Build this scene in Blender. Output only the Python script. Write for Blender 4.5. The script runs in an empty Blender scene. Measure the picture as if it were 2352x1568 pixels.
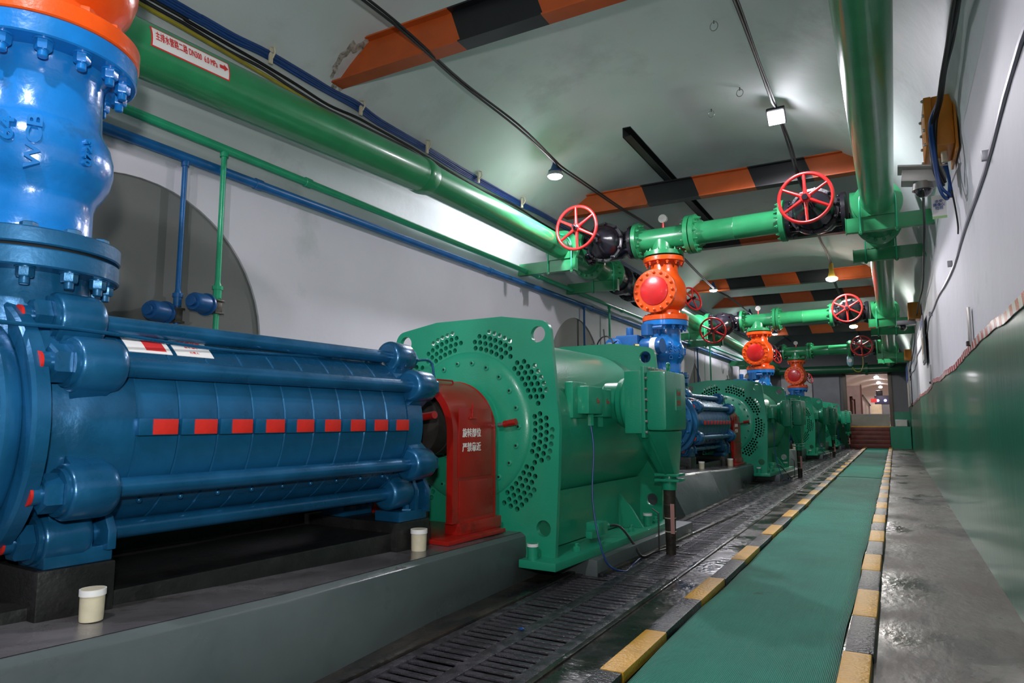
import bpy, bmesh, math, random
from mathutils import Vector, Matrix, geometry
random.seed(7)
PI = math.pi
S = bpy.context.scene
COL = S.collection
# ------------------------------------------------------------------ camera
FPX = 1568.0
PITCH = math.atan(183 / FPX)
YAW = math.atan(880 / math.hypot(FPX, 183))
cam_d = bpy.data.cameras.new('camera'); cam = bpy.data.objects.new('camera', cam_d); COL.objects.link(cam)
cam_d.sensor_width = 36; cam_d.lens = 36 * FPX / 2352
cam_d.clip_start = 0.05; cam_d.clip_end = 200
cam.location = (0, 0, 1.0)
cam.rotation_euler = (PI / 2 + PITCH, 0, YAW)
cam_d.dof.use_dof = True; cam_d.dof.focus_distance = 3.6; cam_d.dof.aperture_fstop = 13.0
S.camera = cam
# ------------------------------------------------------------------ world, exposure
w = bpy.data.worlds.new('world'); S.world = w; w.use_nodes = True
w.node_tree.nodes['Background'].inputs[0].default_value = (0.5, 0.55, 0.62, 1)
w.node_tree.nodes['Background'].inputs[1].default_value = 0.03
S.view_settings.view_transform = 'Standard'; S.view_settings.look = 'None'
S.view_settings.gamma = 1; S.view_settings.use_curve_mapping = False
S.view_settings.exposure = 0.30
LAMP_L = [(-3.6, -1.2, 4.2, 290), (-3.6, 7.58, 4.2, 290), (-3.6, 16.3, 4.2, 150), (-3.6, 21.0, 4.22, 150), (-3.6, 25.9, 4.22, 140)]
LAMP_R = [(-1.0, -0.6, 4.35, 210), (-1.0, 8.04, 4.5, 140), (-1.02, 16.0, 4.12, 200), (-1.0, 24.4, 4.1, 170)]
def lamp_light(x, y, z, e, col=(0.95, 0.91, 1.0), r=0.07):
    # flat LED heads facing down, with a little spill from the diffuser rim
    l = bpy.data.lights.new('lamp_light', 'SPOT'); l.spot_size = math.radians(172); l.spot_blend = 0.25; l.shadow_soft_size = r; l.energy = e * 1.1; l.color = col
    o = bpy.data.objects.new('lamp_light', l); o.location = (x, y, z); COL.objects.link(o)
    l = bpy.data.lights.new('lamp_spill', 'POINT'); l.energy = e * 0.035; l.color = col; l.shadow_soft_size = r
    o = bpy.data.objects.new('lamp_spill', l); o.location = (x, y, z - .02); COL.objects.link(o)
for (x, y, z, e) in LAMP_L: lamp_light(x, y, z - 0.16, e)
for (x, y, z, e) in LAMP_R: lamp_light(x, y, z - 0.16, e, (1.0, 0.98, 0.93) if y > 10 else (0.96, 0.92, 1.0))
# the photographer's own light beside the lens: it throws the valve's shadow on the niche behind
l = bpy.data.lights.new('camera_flash', 'SPOT'); l.energy = 250; l.color = (1.0, 0.99, 0.97); l.shadow_soft_size = 0.05; l.spot_size = math.radians(118); l.spot_blend = 0.9
o = bpy.data.objects.new('camera_flash', l); o.location = (0.08, -0.15, 1.28); o.rotation_euler = Vector((-3.3, 2.6, 1.75)).to_track_quat('-Z', 'Y').to_euler(); COL.objects.link(o)
# ------------------------------------------------------------------ materials
def mat(name, rgb, rough=0.4, metal=0.0, var=0.12, vscale=3.0, bump=0.0, bscale=60.0, coat=0.0, emit=None, es=0, dirt=None, dscale=1.2, dcut=0.6, rvar=0.0, spec=0.5, stretch=None, trans=0):
    m = bpy.data.materials.new(name); m.use_nodes = True
    nt = m.node_tree; N = nt.nodes; L = nt.links; b = N['Principled BSDF']
    b.inputs['Roughness'].default_value = rough; b.inputs['Metallic'].default_value = metal
    b.inputs['Coat Weight'].default_value = coat; b.inputs['Coat Roughness'].default_value = 0.12
    b.inputs['Specular IOR Level'].default_value = spec
    b.inputs['Base Color'].default_value = (*rgb, 1)
    if trans: b.inputs['Transmission Weight'].default_value = trans
    if emit:
        b.inputs['Emission Color'].default_value = (*emit, 1); b.inputs['Emission Strength'].default_value = es
        return m
    tc = N.new('ShaderNodeTexCoord'); src = tc.outputs['Object']
    if stretch:
        mp = N.new('ShaderNodeMapping'); mp.inputs['Scale'].default_value = stretch
        L.new(src, mp.inputs['Vector']); src = mp.outputs[0]
    if var > 0:
        n = N.new('ShaderNodeTexNoise'); n.inputs['Scale'].default_value = vscale; n.inputs['Detail'].default_value = 5
        L.new(src, n.inputs['Vector'])
        r = N.new('ShaderNodeValToRGB'); r.color_ramp.elements[0].position = 0.3; r.color_ramp.elements[1].position = 0.7
        r.color_ramp.elements[0].color = (*[c * (1 - var) for c in rgb], 1); r.color_ramp.elements[1].color = (*[min(1, c * (1 + var)) for c in rgb], 1)
        L.new(n.outputs['Fac'], r.inputs['Fac']); out = r.outputs['Color']
        if rvar:
            mr = N.new('ShaderNodeMapRange'); mr.inputs['From Min'].default_value = 0.35; mr.inputs['From Max'].default_value = 0.65
            mr.inputs['To Min'].default_value = max(0.02, rough - rvar); mr.inputs['To Max'].default_value = min(1, rough + rvar)
            L.new(n.outputs['Fac'], mr.inputs['Value']); L.new(mr.outputs[0], b.inputs['Roughness'])
        if dirt:
            n2 = N.new('ShaderNodeTexNoise'); n2.inputs['Scale'].default_value = dscale; n2.inputs['Detail'].default_value = 8; n2.inputs['Roughness'].default_value = 0.65
            L.new(src, n2.inputs['Vector'])
            r2 = N.new('ShaderNodeValToRGB'); r2.color_ramp.elements[0].position = dcut; r2.color_ramp.elements[1].position = min(1, dcut + 0.12)
            r2.color_ramp.elements[0].color = (0, 0, 0, 1); r2.color_ramp.elements[1].color = (1, 1, 1, 1)
            L.new(n2.outputs['Fac'], r2.inputs['Fac'])
            mx = N.new('ShaderNodeMix'); mx.data_type = 'RGBA'; L.new(r2.outputs[0], mx.inputs[0]); L.new(out, mx.inputs[6]); mx.inputs[7].default_value = (*dirt, 1)
            out = mx.outputs[2]
        L.new(out, b.inputs['Base Color'])
    if bump > 0:
        n3 = N.new('ShaderNodeTexNoise'); n3.inputs['Scale'].default_value = bscale; n3.inputs['Detail'].default_value = 3
        L.new(src, n3.inputs['Vector'])
        bp = N.new('ShaderNodeBump'); bp.inputs['Strength'].default_value = bump; bp.inputs['Distance'].default_value = 0.01
        L.new(n3.outputs['Fac'], bp.inputs['Height']); L.new(bp.outputs[0], b.inputs['Normal'])
    return m
BLUE = mat('pump_blue_paint', (0.008, 0.10, 0.225), 0.33, 0.40, 0.25, 5, 0.12, 45, 0.25, dirt=(0.01, 0.05, 0.09), dscale=6, dcut=0.68, rvar=0.08)
VBLUE = mat('valve_blue_lit_paint', (0.008, 0.17, 0.52), 0.24, 0.05, 0.25, 4, 0.2, 28, 0.5, dirt=(0.01, 0.10, 0.26), dscale=5, dcut=0.58)  # pump blue made brighter: strong light on the valve is put into the colour
ABLUE = mat('actuator_blue_paint', (0.012, 0.10, 0.30), 0.35, 0.1, 0.15, 8, 0.05, 60)
PBLUE = mat('pipe_blue_paint', (0.008, 0.13, 0.38), 0.35, 0.0, 0.2, 6, 0.05, 60, dirt=(0.08, 0.06, 0.03), dscale=9, dcut=0.72)
MGREEN = mat('motor_green_paint', (0.017, 0.31, 0.175), 0.33, 0.0, 0.08, 3, 0.10, 90, 0.25)
GREEN = mat('pipe_green_paint', (0.026, 0.25, 0.095), 0.30, 0.0, 0.12, 4, 0.08, 70, 0.35)
LGREEN = mat('service_pipe_green_paint', (0.03, 0.46, 0.23), 0.3, 0.0, 0.1, 6, 0.05, 60, 0.2)
ORANGE = mat('valve_orange_paint', (0.78, 0.085, 0.006), 0.28, 0.0, 0.12, 6, 0.2, 28, 0.4)
BEAMO = mat('beam_orange_paint', (0.48, 0.085, 0.012), 0.5, 0.0, 0.12, 4, 0.05, 60)
BEAMK = mat('beam_black_paint', (0.008, 0.009, 0.011), 0.45, 0.0, 0.2, 5)
RED = mat('red_paint', (0.55, 0.012, 0.012), 0.3, 0.0, 0.12, 8, 0.05, 50, 0.3)
GRED = mat('guard_red_paint', (0.34, 0.010, 0.006), 0.33, 0.0, 0.2, 4, 0.06, 50, 0.2, dirt=(0.16, 0.012, 0.008), dscale=4, dcut=0.58)
DRED = mat('dot_red_paint', (0.50, 0.014, 0.008), 0.5, 0.0, 0.15, 20)
BLACK = mat('valve_black_paint', (0.012, 0.011, 0.016), 0.22, 0.0, 0.3, 5, 0.15, 40, 0.3)
RUBBER = mat('black_rubber', (0.012, 0.012, 0.013), 0.5, 0, 0.2, 10)
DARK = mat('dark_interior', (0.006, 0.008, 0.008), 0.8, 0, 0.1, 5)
STEEL = mat('bare_steel', (0.45, 0.44, 0.42), 0.35, 0.8, 0.15, 8)
BRASS = mat('brass', (0.55, 0.42, 0.16), 0.35, 0.9, 0.1, 8)
PLASTER = mat('white_plaster', (0.65, 0.64, 0.69), 0.62, 0, 0.07, 0.9, 0.35, 7, dirt=(0.50, 0.53, 0.54), dscale=0.8, dcut=0.60)  # white plaster with the lamps' lavender cast mixed into its colour
VAULTM = mat('vault_plaster', (0.55, 0.60, 0.60), 0.6, 0, 0.07, 0.8, 0.4, 6, dirt=(0.46, 0.50, 0.50), dscale=1.0, dcut=0.56)
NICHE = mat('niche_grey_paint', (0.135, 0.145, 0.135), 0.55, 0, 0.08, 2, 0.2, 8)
WAINS = mat('green_gloss_wall_paint', (0.010, 0.165, 0.095), 0.30, 0, 0.15, 1.5, 0.35, 9, 0.25, dirt=(0.02, 0.20, 0.13), dscale=3, dcut=0.6, stretch=(1, 1, 0.3))
CONC = mat('wet_concrete', (0.105, 0.090, 0.076), 0.42, 0, 0.45, 1.6, 0.35, 22, dirt=(0.022, 0.021, 0.021), dscale=1.1, dcut=0.50, rvar=0.27, stretch=(1.2, 0.7, 1))
GUT = mat('muddy_concrete', (0.035, 0.029, 0.024), 0.25, 0, 0.5, 2.5, 0.5, 25, dirt=(0.012, 0.012, 0.013), dscale=2.2, dcut=0.48, rvar=0.2)
PLINTH = mat('grey_painted_concrete', (0.085, 0.105, 0.105), 0.36, 0, 0.14, 2.2, 0.3, 14, dirt=(0.05, 0.06, 0.06), dscale=3, dcut=0.66, rvar=0.12)
PTOP = mat('worn_plinth_top', (0.11, 0.105, 0.11), 0.24, 0, 0.25, 3, 0.15, 20, dirt=(0.05, 0.045, 0.04), dscale=2.5, dcut=0.55, rvar=0.1)
CHIP = mat('chipped_concrete', (0.12, 0.13, 0.13), 0.8, 0, 0.3, 20, 0.6, 40)
SOOT = mat('oily_black_base', (0.012, 0.012, 0.012), 0.4, 0, 0.4, 8, 0.4, 30, dirt=(0.04, 0.035, 0.03), dscale=9, dcut=0.64)
GRATE = mat('wet_cast_iron', (0.085, 0.078, 0.090), 0.24, 0.4, 0.4, 14, 0.5, 130, rvar=0.14)
YEL = mat('kerb_yellow_paint', (0.66, 0.33, 0.012), 0.42, 0, 0.15, 8, 0.5, 60, dirt=(0.10, 0.06, 0.02), dscale=16, dcut=0.63)
KBLK = mat('kerb_black_paint', (0.011, 0.010, 0.013), 0.33, 0, 0.4, 8, 0.8, 60)
CREAM = mat('cream_plastic', (0.62, 0.56, 0.40), 0.5, 0, 0.12, 18, 0.02, 60, dirt=(0.42, 0.33, 0.18), dscale=14, dcut=0.66)
WHITE = mat('white_plastic', (0.8, 0.8, 0.78), 0.45, 0, 0.05, 5)
PAPER = mat('white_label', (0.82, 0.80, 0.78), 0.4, 0, 0.03, 5)
PRINT = mat('red_print', (0.62, 0.03, 0.03), 0.5, 0, 0.0)
WPRINT = mat('white_print', (0.8, 0.78, 0.74), 0.5, 0, 0.15, 200)
KPRINT = mat('dark_print', (0.05, 0.05, 0.06), 0.5, 0, 0.0)
YLAB = mat('yellow_label', (0.75, 0.55, 0.02), 0.4, 0, 0.05, 5)
CABK = mat('black_cable', (0.012, 0.012, 0.013), 0.45, 0, 0.1, 8)
CABB = mat('blue_cable', (0.006, 0.05, 0.20), 0.4, 0, 0.15, 8)
CABY = mat('yellow_hose', (0.32, 0.27, 0.02), 0.45, 0, 0.2, 8)
JBOX = mat('orange_yellow_box', (0.62, 0.22, 0.015), 0.4, 0, 0.1, 6, dirt=(0.3, 0.1, 0.02), dscale=8, dcut=0.62)
SILVER = mat('painted_silver', (0.42, 0.41, 0.38), 0.4, 0.3, 0.08, 6, dirt=(0.25, 0.2, 0.13), dscale=9, dcut=0.66)
GREYM = mat('grey_metal', (0.30, 0.30, 0.32), 0.4, 0.3, 0.1, 4)
GLASSB = mat('dark_dome_glass', (0.01, 0.01, 0.012), 0.05, 0, 0, 1, coat=1.0)
TAPER = mat('tape_red', (0.5, 0.015, 0.015), 0.25, 0, 0.1, 30)
TAPEW = mat('tape_silver', (0.62, 0.60, 0.60), 0.25, 0.2, 0.1, 30)
RUST = mat('rusty_pipe', (0.035, 0.026, 0.02), 0.6, 0.2, 0.5, 12, 0.5, 40)
PINK = mat('pink_marker', (0.55, 0.27, 0.24), 0.5, 0, 0.05, 5)
STEP = mat('dark_red_step', (0.11, 0.022, 0.016), 0.45, 0, 0.25, 6)
DGREY = mat('dark_grey_door', (0.10, 0.10, 0.115), 0.5, 0, 0.12, 2)
BEIGE = mat('corridor_plaster', (0.62, 0.52, 0.47), 0.6, 0, 0.06, 1)
BROWN = mat('corridor_red_wood', (0.16, 0.04, 0.03), 0.5, 0, 0.1, 4)
LIT = mat('lamp_face', (1, 1, 1), emit=(0.93, 0.93, 1.0), es=28)
LITW = mat('lamp_face_warm', (1, 1, 1), emit=(1.0, 0.98, 0.86), es=22)
LITR = mat('red_indicator', (1, 0, 0), emit=(1.0, 0.02, 0.01), es=6)
def mat_rib():
    m = mat('green_ribbed_matting', (0.004, 0.28, 0.19), 0.6, 0, 0.14, 2.2, dirt=(0.006, 0.16, 0.105), dscale=5.0, dcut=0.62)
    nt = m.node_tree; N = nt.nodes; L = nt.links; b = N['Principled BSDF']; tc = [n for n in N if n.type == 'TEX_COORD'][0]
    hs = []
    for d, sc in (('X', 48), ('Y', 40)):
        wv = N.new('ShaderNodeTexWave'); wv.bands_direction = d; wv.inputs['Scale'].default_value = sc; wv.inputs['Distortion'].default_value = 0.6
        L.new(tc.outputs['Object'], wv.inputs['Vector']); hs.append(wv)
    ad = N.new('ShaderNodeMath'); ad.operation = 'ADD'; L.new(hs[0].outputs['Fac'], ad.inputs[0]); L.new(hs[1].outputs['Fac'], ad.inputs[1])
    bp = N.new('ShaderNodeBump'); bp.inputs['Strength'].default_value = 0.8; bp.inputs['Distance'].default_value = 0.004
    L.new(ad.outputs[0], bp.inputs['Height']); L.new(bp.outputs[0], b.inputs['Normal'])
    return m
MATTING = mat_rib()
# ------------------------------------------------------------------ mesh helpers
def frame(axis, up=(0, 0, 1)):
    z = Vector(axis).normalized(); u = Vector(up)
    if abs(z.dot(u)) > 0.99: u = Vector((0, 1, 0)) if abs(z.y) < 0.9 else Vector((1, 0, 0))
    x = u.cross(z).normalized(); y = z.cross(x)
    return x, y, z
class MB:
    def __init__(s): s.V = []; s.F = []
    def add(s, V, F):
        n = len(s.V); s.V += [tuple(v) for v in V]; s.F += [tuple(i + n for i in f) for f in F]; return s
    def box(s, c, d, rz=0.0, M=None):
        V = [Vector((sx * d[0] / 2, sy * d[1] / 2, sz * d[2] / 2)) for sx in (-1, 1) for sy in (-1, 1) for sz in (-1, 1)]
        if M is not None: V = [M @ v for v in V]
        if rz: R = Matrix.Rotation(rz, 3, 'Z'); V = [R @ v for v in V]
        V = [v + Vector(c) for v in V]
        return s.add(V, [(0, 1, 3, 2), (4, 6, 7, 5), (0, 4, 5, 1), (2, 3, 7, 6), (0, 2, 6, 4), (1, 5, 7, 3)])
    def b2(s, a, b): return s.box([(a[i] + b[i]) / 2 for i in range(3)], [abs(b[i] - a[i]) for i in range(3)])
    def lathe(s, o, axis, prof, n=32, cap=True, closed=False, ph=0.0, up=(0, 0, 1)):
        x, y, z = frame(axis, up); o = Vector(o); V = []; F = []
        for h, r in prof:
            for i in range(n):
                a = 2 * PI * i / n + ph; V.append(o + z * h + x * (r * math.cos(a)) + y * (r * math.sin(a)))
        m = len(prof)
        for j in range(m if closed else m - 1):
            k = (j + 1) % m
            for i in range(n): F.append((j * n + i, j * n + (i + 1) % n, k * n + (i + 1) % n, k * n + i))
        if cap and not closed: F.append(tuple(range(n))[::-1]); F.append(tuple((m - 1) * n + i for i in range(n)))
        return s.add(V, F)
    def cyl(s, p0, p1, r, n=20, r2=None, ph=0.0):
        d = Vector(p1) - Vector(p0)
        return s.lathe(p0, d, [(0, r), (d.length, r if r2 is None else r2)], n, ph=ph)
    def ring(s, o, axis, ro, ri, h, n=32): return s.lathe(o, axis, [(0, ri), (0, ro), (h, ro), (h, ri)], n, closed=True)
    def torus(s, o, axis, R, r, n=36, m=8):
        return s.lathe(o, axis, [(r * math.sin(2 * PI * k / m), R - r * math.cos(2 * PI * k / m)) for k in range(m)], n, closed=True)
    def sph(s, o, r, n=20, m=10, sc=(1, 1, 1)):
        V = []; F = []
        for j in range(m + 1):
            t = PI * j / m
            for i in range(n):
                a = 2 * PI * i / n; q = max(math.sin(t), 1e-4)
                V.append((o[0] + sc[0] * r * q * math.cos(a), o[1] + sc[1] * r * q * math.sin(a), o[2] - sc[2] * r * math.cos(t)))
        for j in range(m):
            for i in range(n): F.append((j * n + i, j * n + (i + 1) % n, (j + 1) * n + (i + 1) % n, (j + 1) * n + i))
        F.append(tuple(range(n))[::-1]); F.append(tuple(m * n + i for i in range(n)))
        return s.add(V, F)
    def tube(s, pts, r, n=10):
        pts = [Vector(p) for p in pts]; V = []; F = []; x = None
        for i, p in enumerate(pts):
            t = (pts[min(i + 1, len(pts) - 1)] - pts[max(i - 1, 0)]).normalized()
            if x is None: x, _, _ = frame(t)
            x = (x - t * x.dot(t)).normalized(); y = t.cross(x)
            rr = r[i] if isinstance(r, (list, tuple)) else r
            for k in range(n): a = 2 * PI * k / n; V.append(p + x * (rr * math.cos(a)) + y * (rr * math.sin(a)))
        for i in range(len(pts) - 1):
            for k in range(n): F.append((i * n + k, i * n + (k + 1) % n, (i + 1) * n + (k + 1) % n, (i + 1) * n + k))
        F.append(tuple(range(n))[::-1]); F.append(tuple((len(pts) - 1) * n + k for k in range(n)))
        return s.add(V, F)
    def prism(s, poly, o, u, v, w):
        o, u, v, w = map(Vector, (o, u, v, w)); n = len(poly)
        A = [o + u * a + v * b for a, b in poly]; V = A + [p + w for p in A]
        F = [tuple(range(n))[::-1], tuple(range(n, 2 * n))] + [(i, (i + 1) % n, n + (i + 1) % n, n + i) for i in range(n)]
        return s.add(V, F)
    def mesh(s, name, m, off=(0, 0, 0), bevel=0.0, smooth=True, ang=38):
        me = bpy.data.meshes.new(name); me.from_pydata([(v[0] - off[0], v[1] - off[1], v[2] - off[2]) for v in s.V], [], s.F)
        bm = bmesh.new(); bm.from_mesh(me); bmesh.ops.recalc_face_normals(bm, faces=bm.faces)
        if bevel > 0:
            es = [e for e in bm.edges if len(e.link_faces) == 2 and e.calc_face_angle(0) > math.radians(35)]
            bmesh.ops.bevel(bm, geom=es, offset=bevel, segments=2, profile=0.6, affect='EDGES', clamp_overlap=True)
        bm.to_mesh(me); bm.free()
        me.materials.append(m)
        if smooth:
            me.shade_smooth(); me.set_sharp_from_angle(angle=math.radians(ang))
        return me
# unit frame: machine rows are set out a little askew of the tunnel axis
CUR = {'rot': 0.0, 'org': Vector((0, 0, 0))}
def unit(org=(0, 0, 0), rot=0.0): CUR['org'] = Vector(org); CUR['rot'] = rot
def thing(name, base, label, cat, group=None, kind=None):
    o = bpy.data.objects.new(name, None); COL.objects.link(o); o.empty_display_size = 0.1
    o.location = CUR['org'] + Matrix.Rotation(CUR['rot'], 3, 'Z') @ Vector(base); o.rotation_euler = (0, 0, CUR['rot'])
    o['base'] = list(base)
    if label: o['label'] = label
    if cat: o['category'] = cat
    if group: o['group'] = group
    if kind: o['kind'] = kind
    return o
def base_of(p):
    while p is not None and 'base' not in p: p = p.parent
    return p['base'] if p is not None else (0, 0, 0)
def part(name, mb, m, parent, label=None, bevel=0.0, kind=None, smooth=True, ang=38):
    me = mb.mesh(name, m, base_of(parent), bevel, smooth, ang) if isinstance(mb, MB) else mb
    o = bpy.data.objects.new(name, me); COL.objects.link(o); o.parent = parent
    if label: o['label'] = label
    if kind: o['kind'] = kind
    return o
def struct(name, mb, m=None, bevel=0.0, parent=None, smooth=True):
    me = mb.mesh(name, m, (0, 0, 0), bevel, smooth) if isinstance(mb, MB) else mb
    o = bpy.data.objects.new(name, me); COL.objects.link(o)
    if parent is not None: o.parent = parent
    else: o['kind'] = 'structure'; o['base'] = [0, 0, 0]
    return o
def single(name, mb, m, base, label, cat, group=None, bevel=0.0):
    me = mb.mesh(name, m, base, bevel); o = bpy.data.objects.new(name, me); COL.objects.link(o)
    o.location = CUR['org'] + Matrix.Rotation(CUR['rot'], 3, 'Z') @ Vector(base); o.rotation_euler = (0, 0, CUR['rot'])
    o['label'] = label; o['category'] = cat; o['base'] = list(base)
    if group: o['group'] = group
    return o
def bolts(name, pts, axis, r, h, m, parent, stud=0.6, n=6, kindjoin=False, sm=None):
    """hex nuts sharing one mesh, each a part (or one joined part for those too small to tell apart)"""
    if kindjoin:
        mb = MB()
        for p in pts:
            ax = axis if not callable(axis) else axis(p)
            mb.lathe(p, ax, [(0, r), (h, r)], n); 
            if stud: mb.lathe(Vector(p) + Vector(ax).normalized() * h, ax, [(0, r * .55), (h * stud, r * .5)], 8)
        return part(name + 's', mb, m, parent, kind='stuff')
    bs = Vector(base_of(parent)); mb = MB().lathe((0, 0, 0), axis, [(0, r * 1.0), (h * .85, r), (h, r * .88)], n)
    mb.lathe((0, 0, 0), axis, [(0, r * 1.18), (h * .12, r * 1.18)], 14)
    if stud: mb.lathe(Vector(axis).normalized() * h, axis, [(0, r * .58), (h * stud, r * .58), (h * stud * 1.15, r * .48)], 12)
    me = mb.mesh(name, m, (0, 0, 0))
    out = []
    for p in pts:
        o = bpy.data.objects.new(name, me); COL.objects.link(o); o.parent = parent; o.location = Vector(p) - bs; out.append(o)
    return out
def circ(o, axis, R, n, ph=0.0):
    x, y, z = frame(axis); return [Vector(o) + x * (R * math.cos(ph + 2 * PI * i / n)) + y * (R * math.sin(ph + 2 * PI * i / n)) for i in range(n)]
def copy_tree(o, parent=None, off=None, label=None):
    c = o.copy(); COL.objects.link(c); c.parent = parent
    if off is not None: c.location = o.location + Vector(off)
    if label is not None: c['label'] = label
    for ch in list(o.children): copy_tree(ch, c)
    return c
def plate(name, outline, holes, o, u, v, wdir, depth, off, m, bev=0.0):
    """flat plate with real holes: filled 2D curve, extruded, converted to mesh"""
    cu = bpy.data.curves.new(name, 'CURVE'); cu.dimensions = '2D'; cu.fill_mode = 'BOTH'; cu.extrude = depth / 2 - bev; cu.bevel_depth = bev; cu.bevel_resolution = 1
    for loop in [outline] + holes:
        sp = cu.splines.new('POLY'); sp.points.add(len(loop) - 1); sp.use_cyclic_u = True
        for i, (a, b) in enumerate(loop): sp.points[i].co = (a, b, 0, 1)
    t = bpy.data.objects.new('tmp', cu); COL.objects.link(t)
    dg = bpy.context.evaluated_depsgraph_get(); me = bpy.data.meshes.new_from_object(t.evaluated_get(dg)); me.name = name
    bpy.data.objects.remove(t); bpy.data.curves.remove(cu)
    o, u, v, wd, off = map(Vector, (o, u, v, wdir, off))
    M = Matrix((u, v, wd)).transposed().to_4x4(); M.translation = o + wd * (depth / 2) - off
    me.transform(M)
    bm = bmesh.new(); bm.from_mesh(me); bmesh.ops.remove_doubles(bm, verts=bm.verts, dist=1e-5); bmesh.ops.recalc_face_normals(bm, faces=bm.faces); bm.to_mesh(me); bm.free()
    me.materials.clear(); me.materials.append(m); me.shade_smooth(); me.set_sharp_from_angle(angle=math.radians(35))
    return me
def text(name, body, size, o, u, v, m, parent, ext=0.001, align='CENTER', sx=1.0, label=None, off=None, sh=0.0, bold=0.0):
    cu = bpy.data.curves.new(name, 'FONT'); cu.body = body; cu.size = size; cu.extrude = ext; cu.align_x = align; cu.align_y = 'CENTER'; cu.shear = sh; cu.offset = bold
    cu.resolution_u = 3
    t = bpy.data.objects.new('tmp', cu); COL.objects.link(t)
    dg = bpy.context.evaluated_depsgraph_get(); me = bpy.data.meshes.new_from_object(t.evaluated_get(dg)); me.name = name
    bpy.data.objects.remove(t); bpy.data.curves.remove(cu)
    u = Vector(u).normalized(); v = Vector(v).normalized(); wd = u.cross(v)
    bs = Vector(base_of(parent))
    M = Matrix((u * sx, v, wd)).transposed().to_4x4(); M.translation = Vector(o) - bs
    me.transform(M); me.materials.clear(); me.materials.append(m)
    ob = bpy.data.objects.new(name, me); COL.objects.link(ob); ob.parent = parent
    if label: ob['label'] = label
    return ob
def arc(cx, cy, r, a0, a1, n): return [(cx + r * math.cos(a0 + (a1 - a0) * i / n), cy + r * math.sin(a0 + (a1 - a0) * i / n)) for i in range(n + 1)]
def cr(pts, k=6):
    """Catmull-Rom smoothing of a polyline"""
    P = [Vector(p) for p in pts]; P = [P[0] * 2 - P[1]] + P + [P[-1] * 2 - P[-2]]; out = []
    for i in range(1, len(P) - 2):
        for j in range(k):
            t = j / k; a, b, c, d = P[i - 1], P[i], P[i + 1], P[i + 2]
            out.append(0.5 * ((2 * b) + (c - a) * t + (2 * a - 5 * b + 4 * c - d) * t * t + (3 * b - a - 3 * c + d) * t ** 3))
    out.append(P[-2]); return out
# ------------------------------------------------------------------ the tunnel shell
XL, XR, YN, YF = -4.8, 0.516, -7.0, 30.0
XC, HW, Z0, RISE = (XL + XR) / 2, (XR - XL) / 2, 3.0, 1.85
def vz(x): return Z0 + RISE * math.sqrt(max(0, 1 - ((x - XC) / HW) ** 2))
floor = struct('floor', MB().b2((XL - .3, YN, -0.4), (XR + .3, YF, -0.24)), DARK)
# concrete slabs of the floor either side of the drain channel
struct('trim_1', MB().b2((-0.16, YN, -0.24), (XR + .05, YF, 0.0)), CONC)
struct('trim_2', MB().b2((-1.27, YN, -0.24), (-0.16, YF, -0.004)), GUT)
struct('trim_3', MB().b2((XL, YN, -0.24), (-1.93, YF, -0.01)), GUT)
# left wall with arched recesses
def niche_poly(k, grow=0.0):
    yc = 2.95 + 8 * k; r = 1.15 + grow
    if k == 2: return [(yc - .55, .1), (yc - .55, 2.05), (yc + .15, 2.62), (yc + .75, 2.2), (yc + .75, .1)]
    return [(yc - r, 0.1)] + arc(yc, 1.65, r, PI, 0, 28) + [(yc + r, 0.1)]
wl = struct('wall_left', plate('wall_left', [(YN, 0), (YF, 0), (YF, 3.02), (YN, 3.02)], [niche_poly(k) for k in range(4)], (XL, 0, 0), (0, 1, 0), (0, 0, 1), (-1, 0, 0), 0.25, (0, 0, 0), PLASTER))
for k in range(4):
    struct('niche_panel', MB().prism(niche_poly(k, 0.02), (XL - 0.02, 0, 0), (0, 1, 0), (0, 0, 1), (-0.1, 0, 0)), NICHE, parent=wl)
V = []; F = []
ns, ny = 48, 75
for j in range(ny + 1):
    y = YN + (YF - YN) * j / ny
    for i in range(ns + 1):
        t = PI * i / ns
        k = 1 + 0.004 * math.sin(y * 2.1 + t * 5) + 0.003 * math.sin(y * 5.3 + 2 * t)
        V.append((XC - HW * math.cos(t) * (k if 0 < i < ns else 1), y, Z0 + RISE * math.sin(t) * k))
for j in range(ny):
    for i in range(ns): a = j * (ns + 1) + i; F.append((a, a + 1, a + ns + 2, a + ns + 1))
m_ = MB().add(V, F); me = m_.mesh('ceiling', VAULTM); me.flip_normals(); struct('ceiling', me, None)
# right wall: slightly wavy plaster
V = []; F = []; nyw = 90; nzw = 14
for j in range(nyw + 1):
    y = YN + (YF - YN) * j / nyw
    for i in range(nzw + 1):
        z = 3.02 * i / nzw
        V.append((XR + (0.015 * math.sin(y * .9 + z) + 0.008 * math.sin(2.3 * y - z)) * min(1, z) * min(1, (3.02 - z) * 3), y, z))
for j in range(nyw):
    for i in range(nzw): a = j * (nzw + 1) + i; F.append((a, a + nzw + 1, a + nzw + 2, a + 1))
wr = struct('wall_right', MB().add(V, F), PLASTER)
# glossy green dado painted on the plaster, with a wavering upper edge
mbd = MB(); V = []; F = []
def dado_top(y): return 1.50 + 0.012 * math.sin(y * 1.3) + 0.008 * math.sin(y * 3.1)
for j in range(nyw + 1):
    y = YN + (YF - YN) * j / nyw
    for i in range(9):
        z = dado_top(y) * i / 8
        V.append((XR - 0.012 + (0.015 * math.sin(y * .9 + z) + 0.008 * math.sin(2.3 * y - z)) * min(1, z), y, z))
for j in range(nyw):
    for i in range(8): a = j * 9 + i; F.append((a, a + 9, a + 10, a + 1))
struct('baseboard_right', MB().add(V, F), WAINS)
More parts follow.
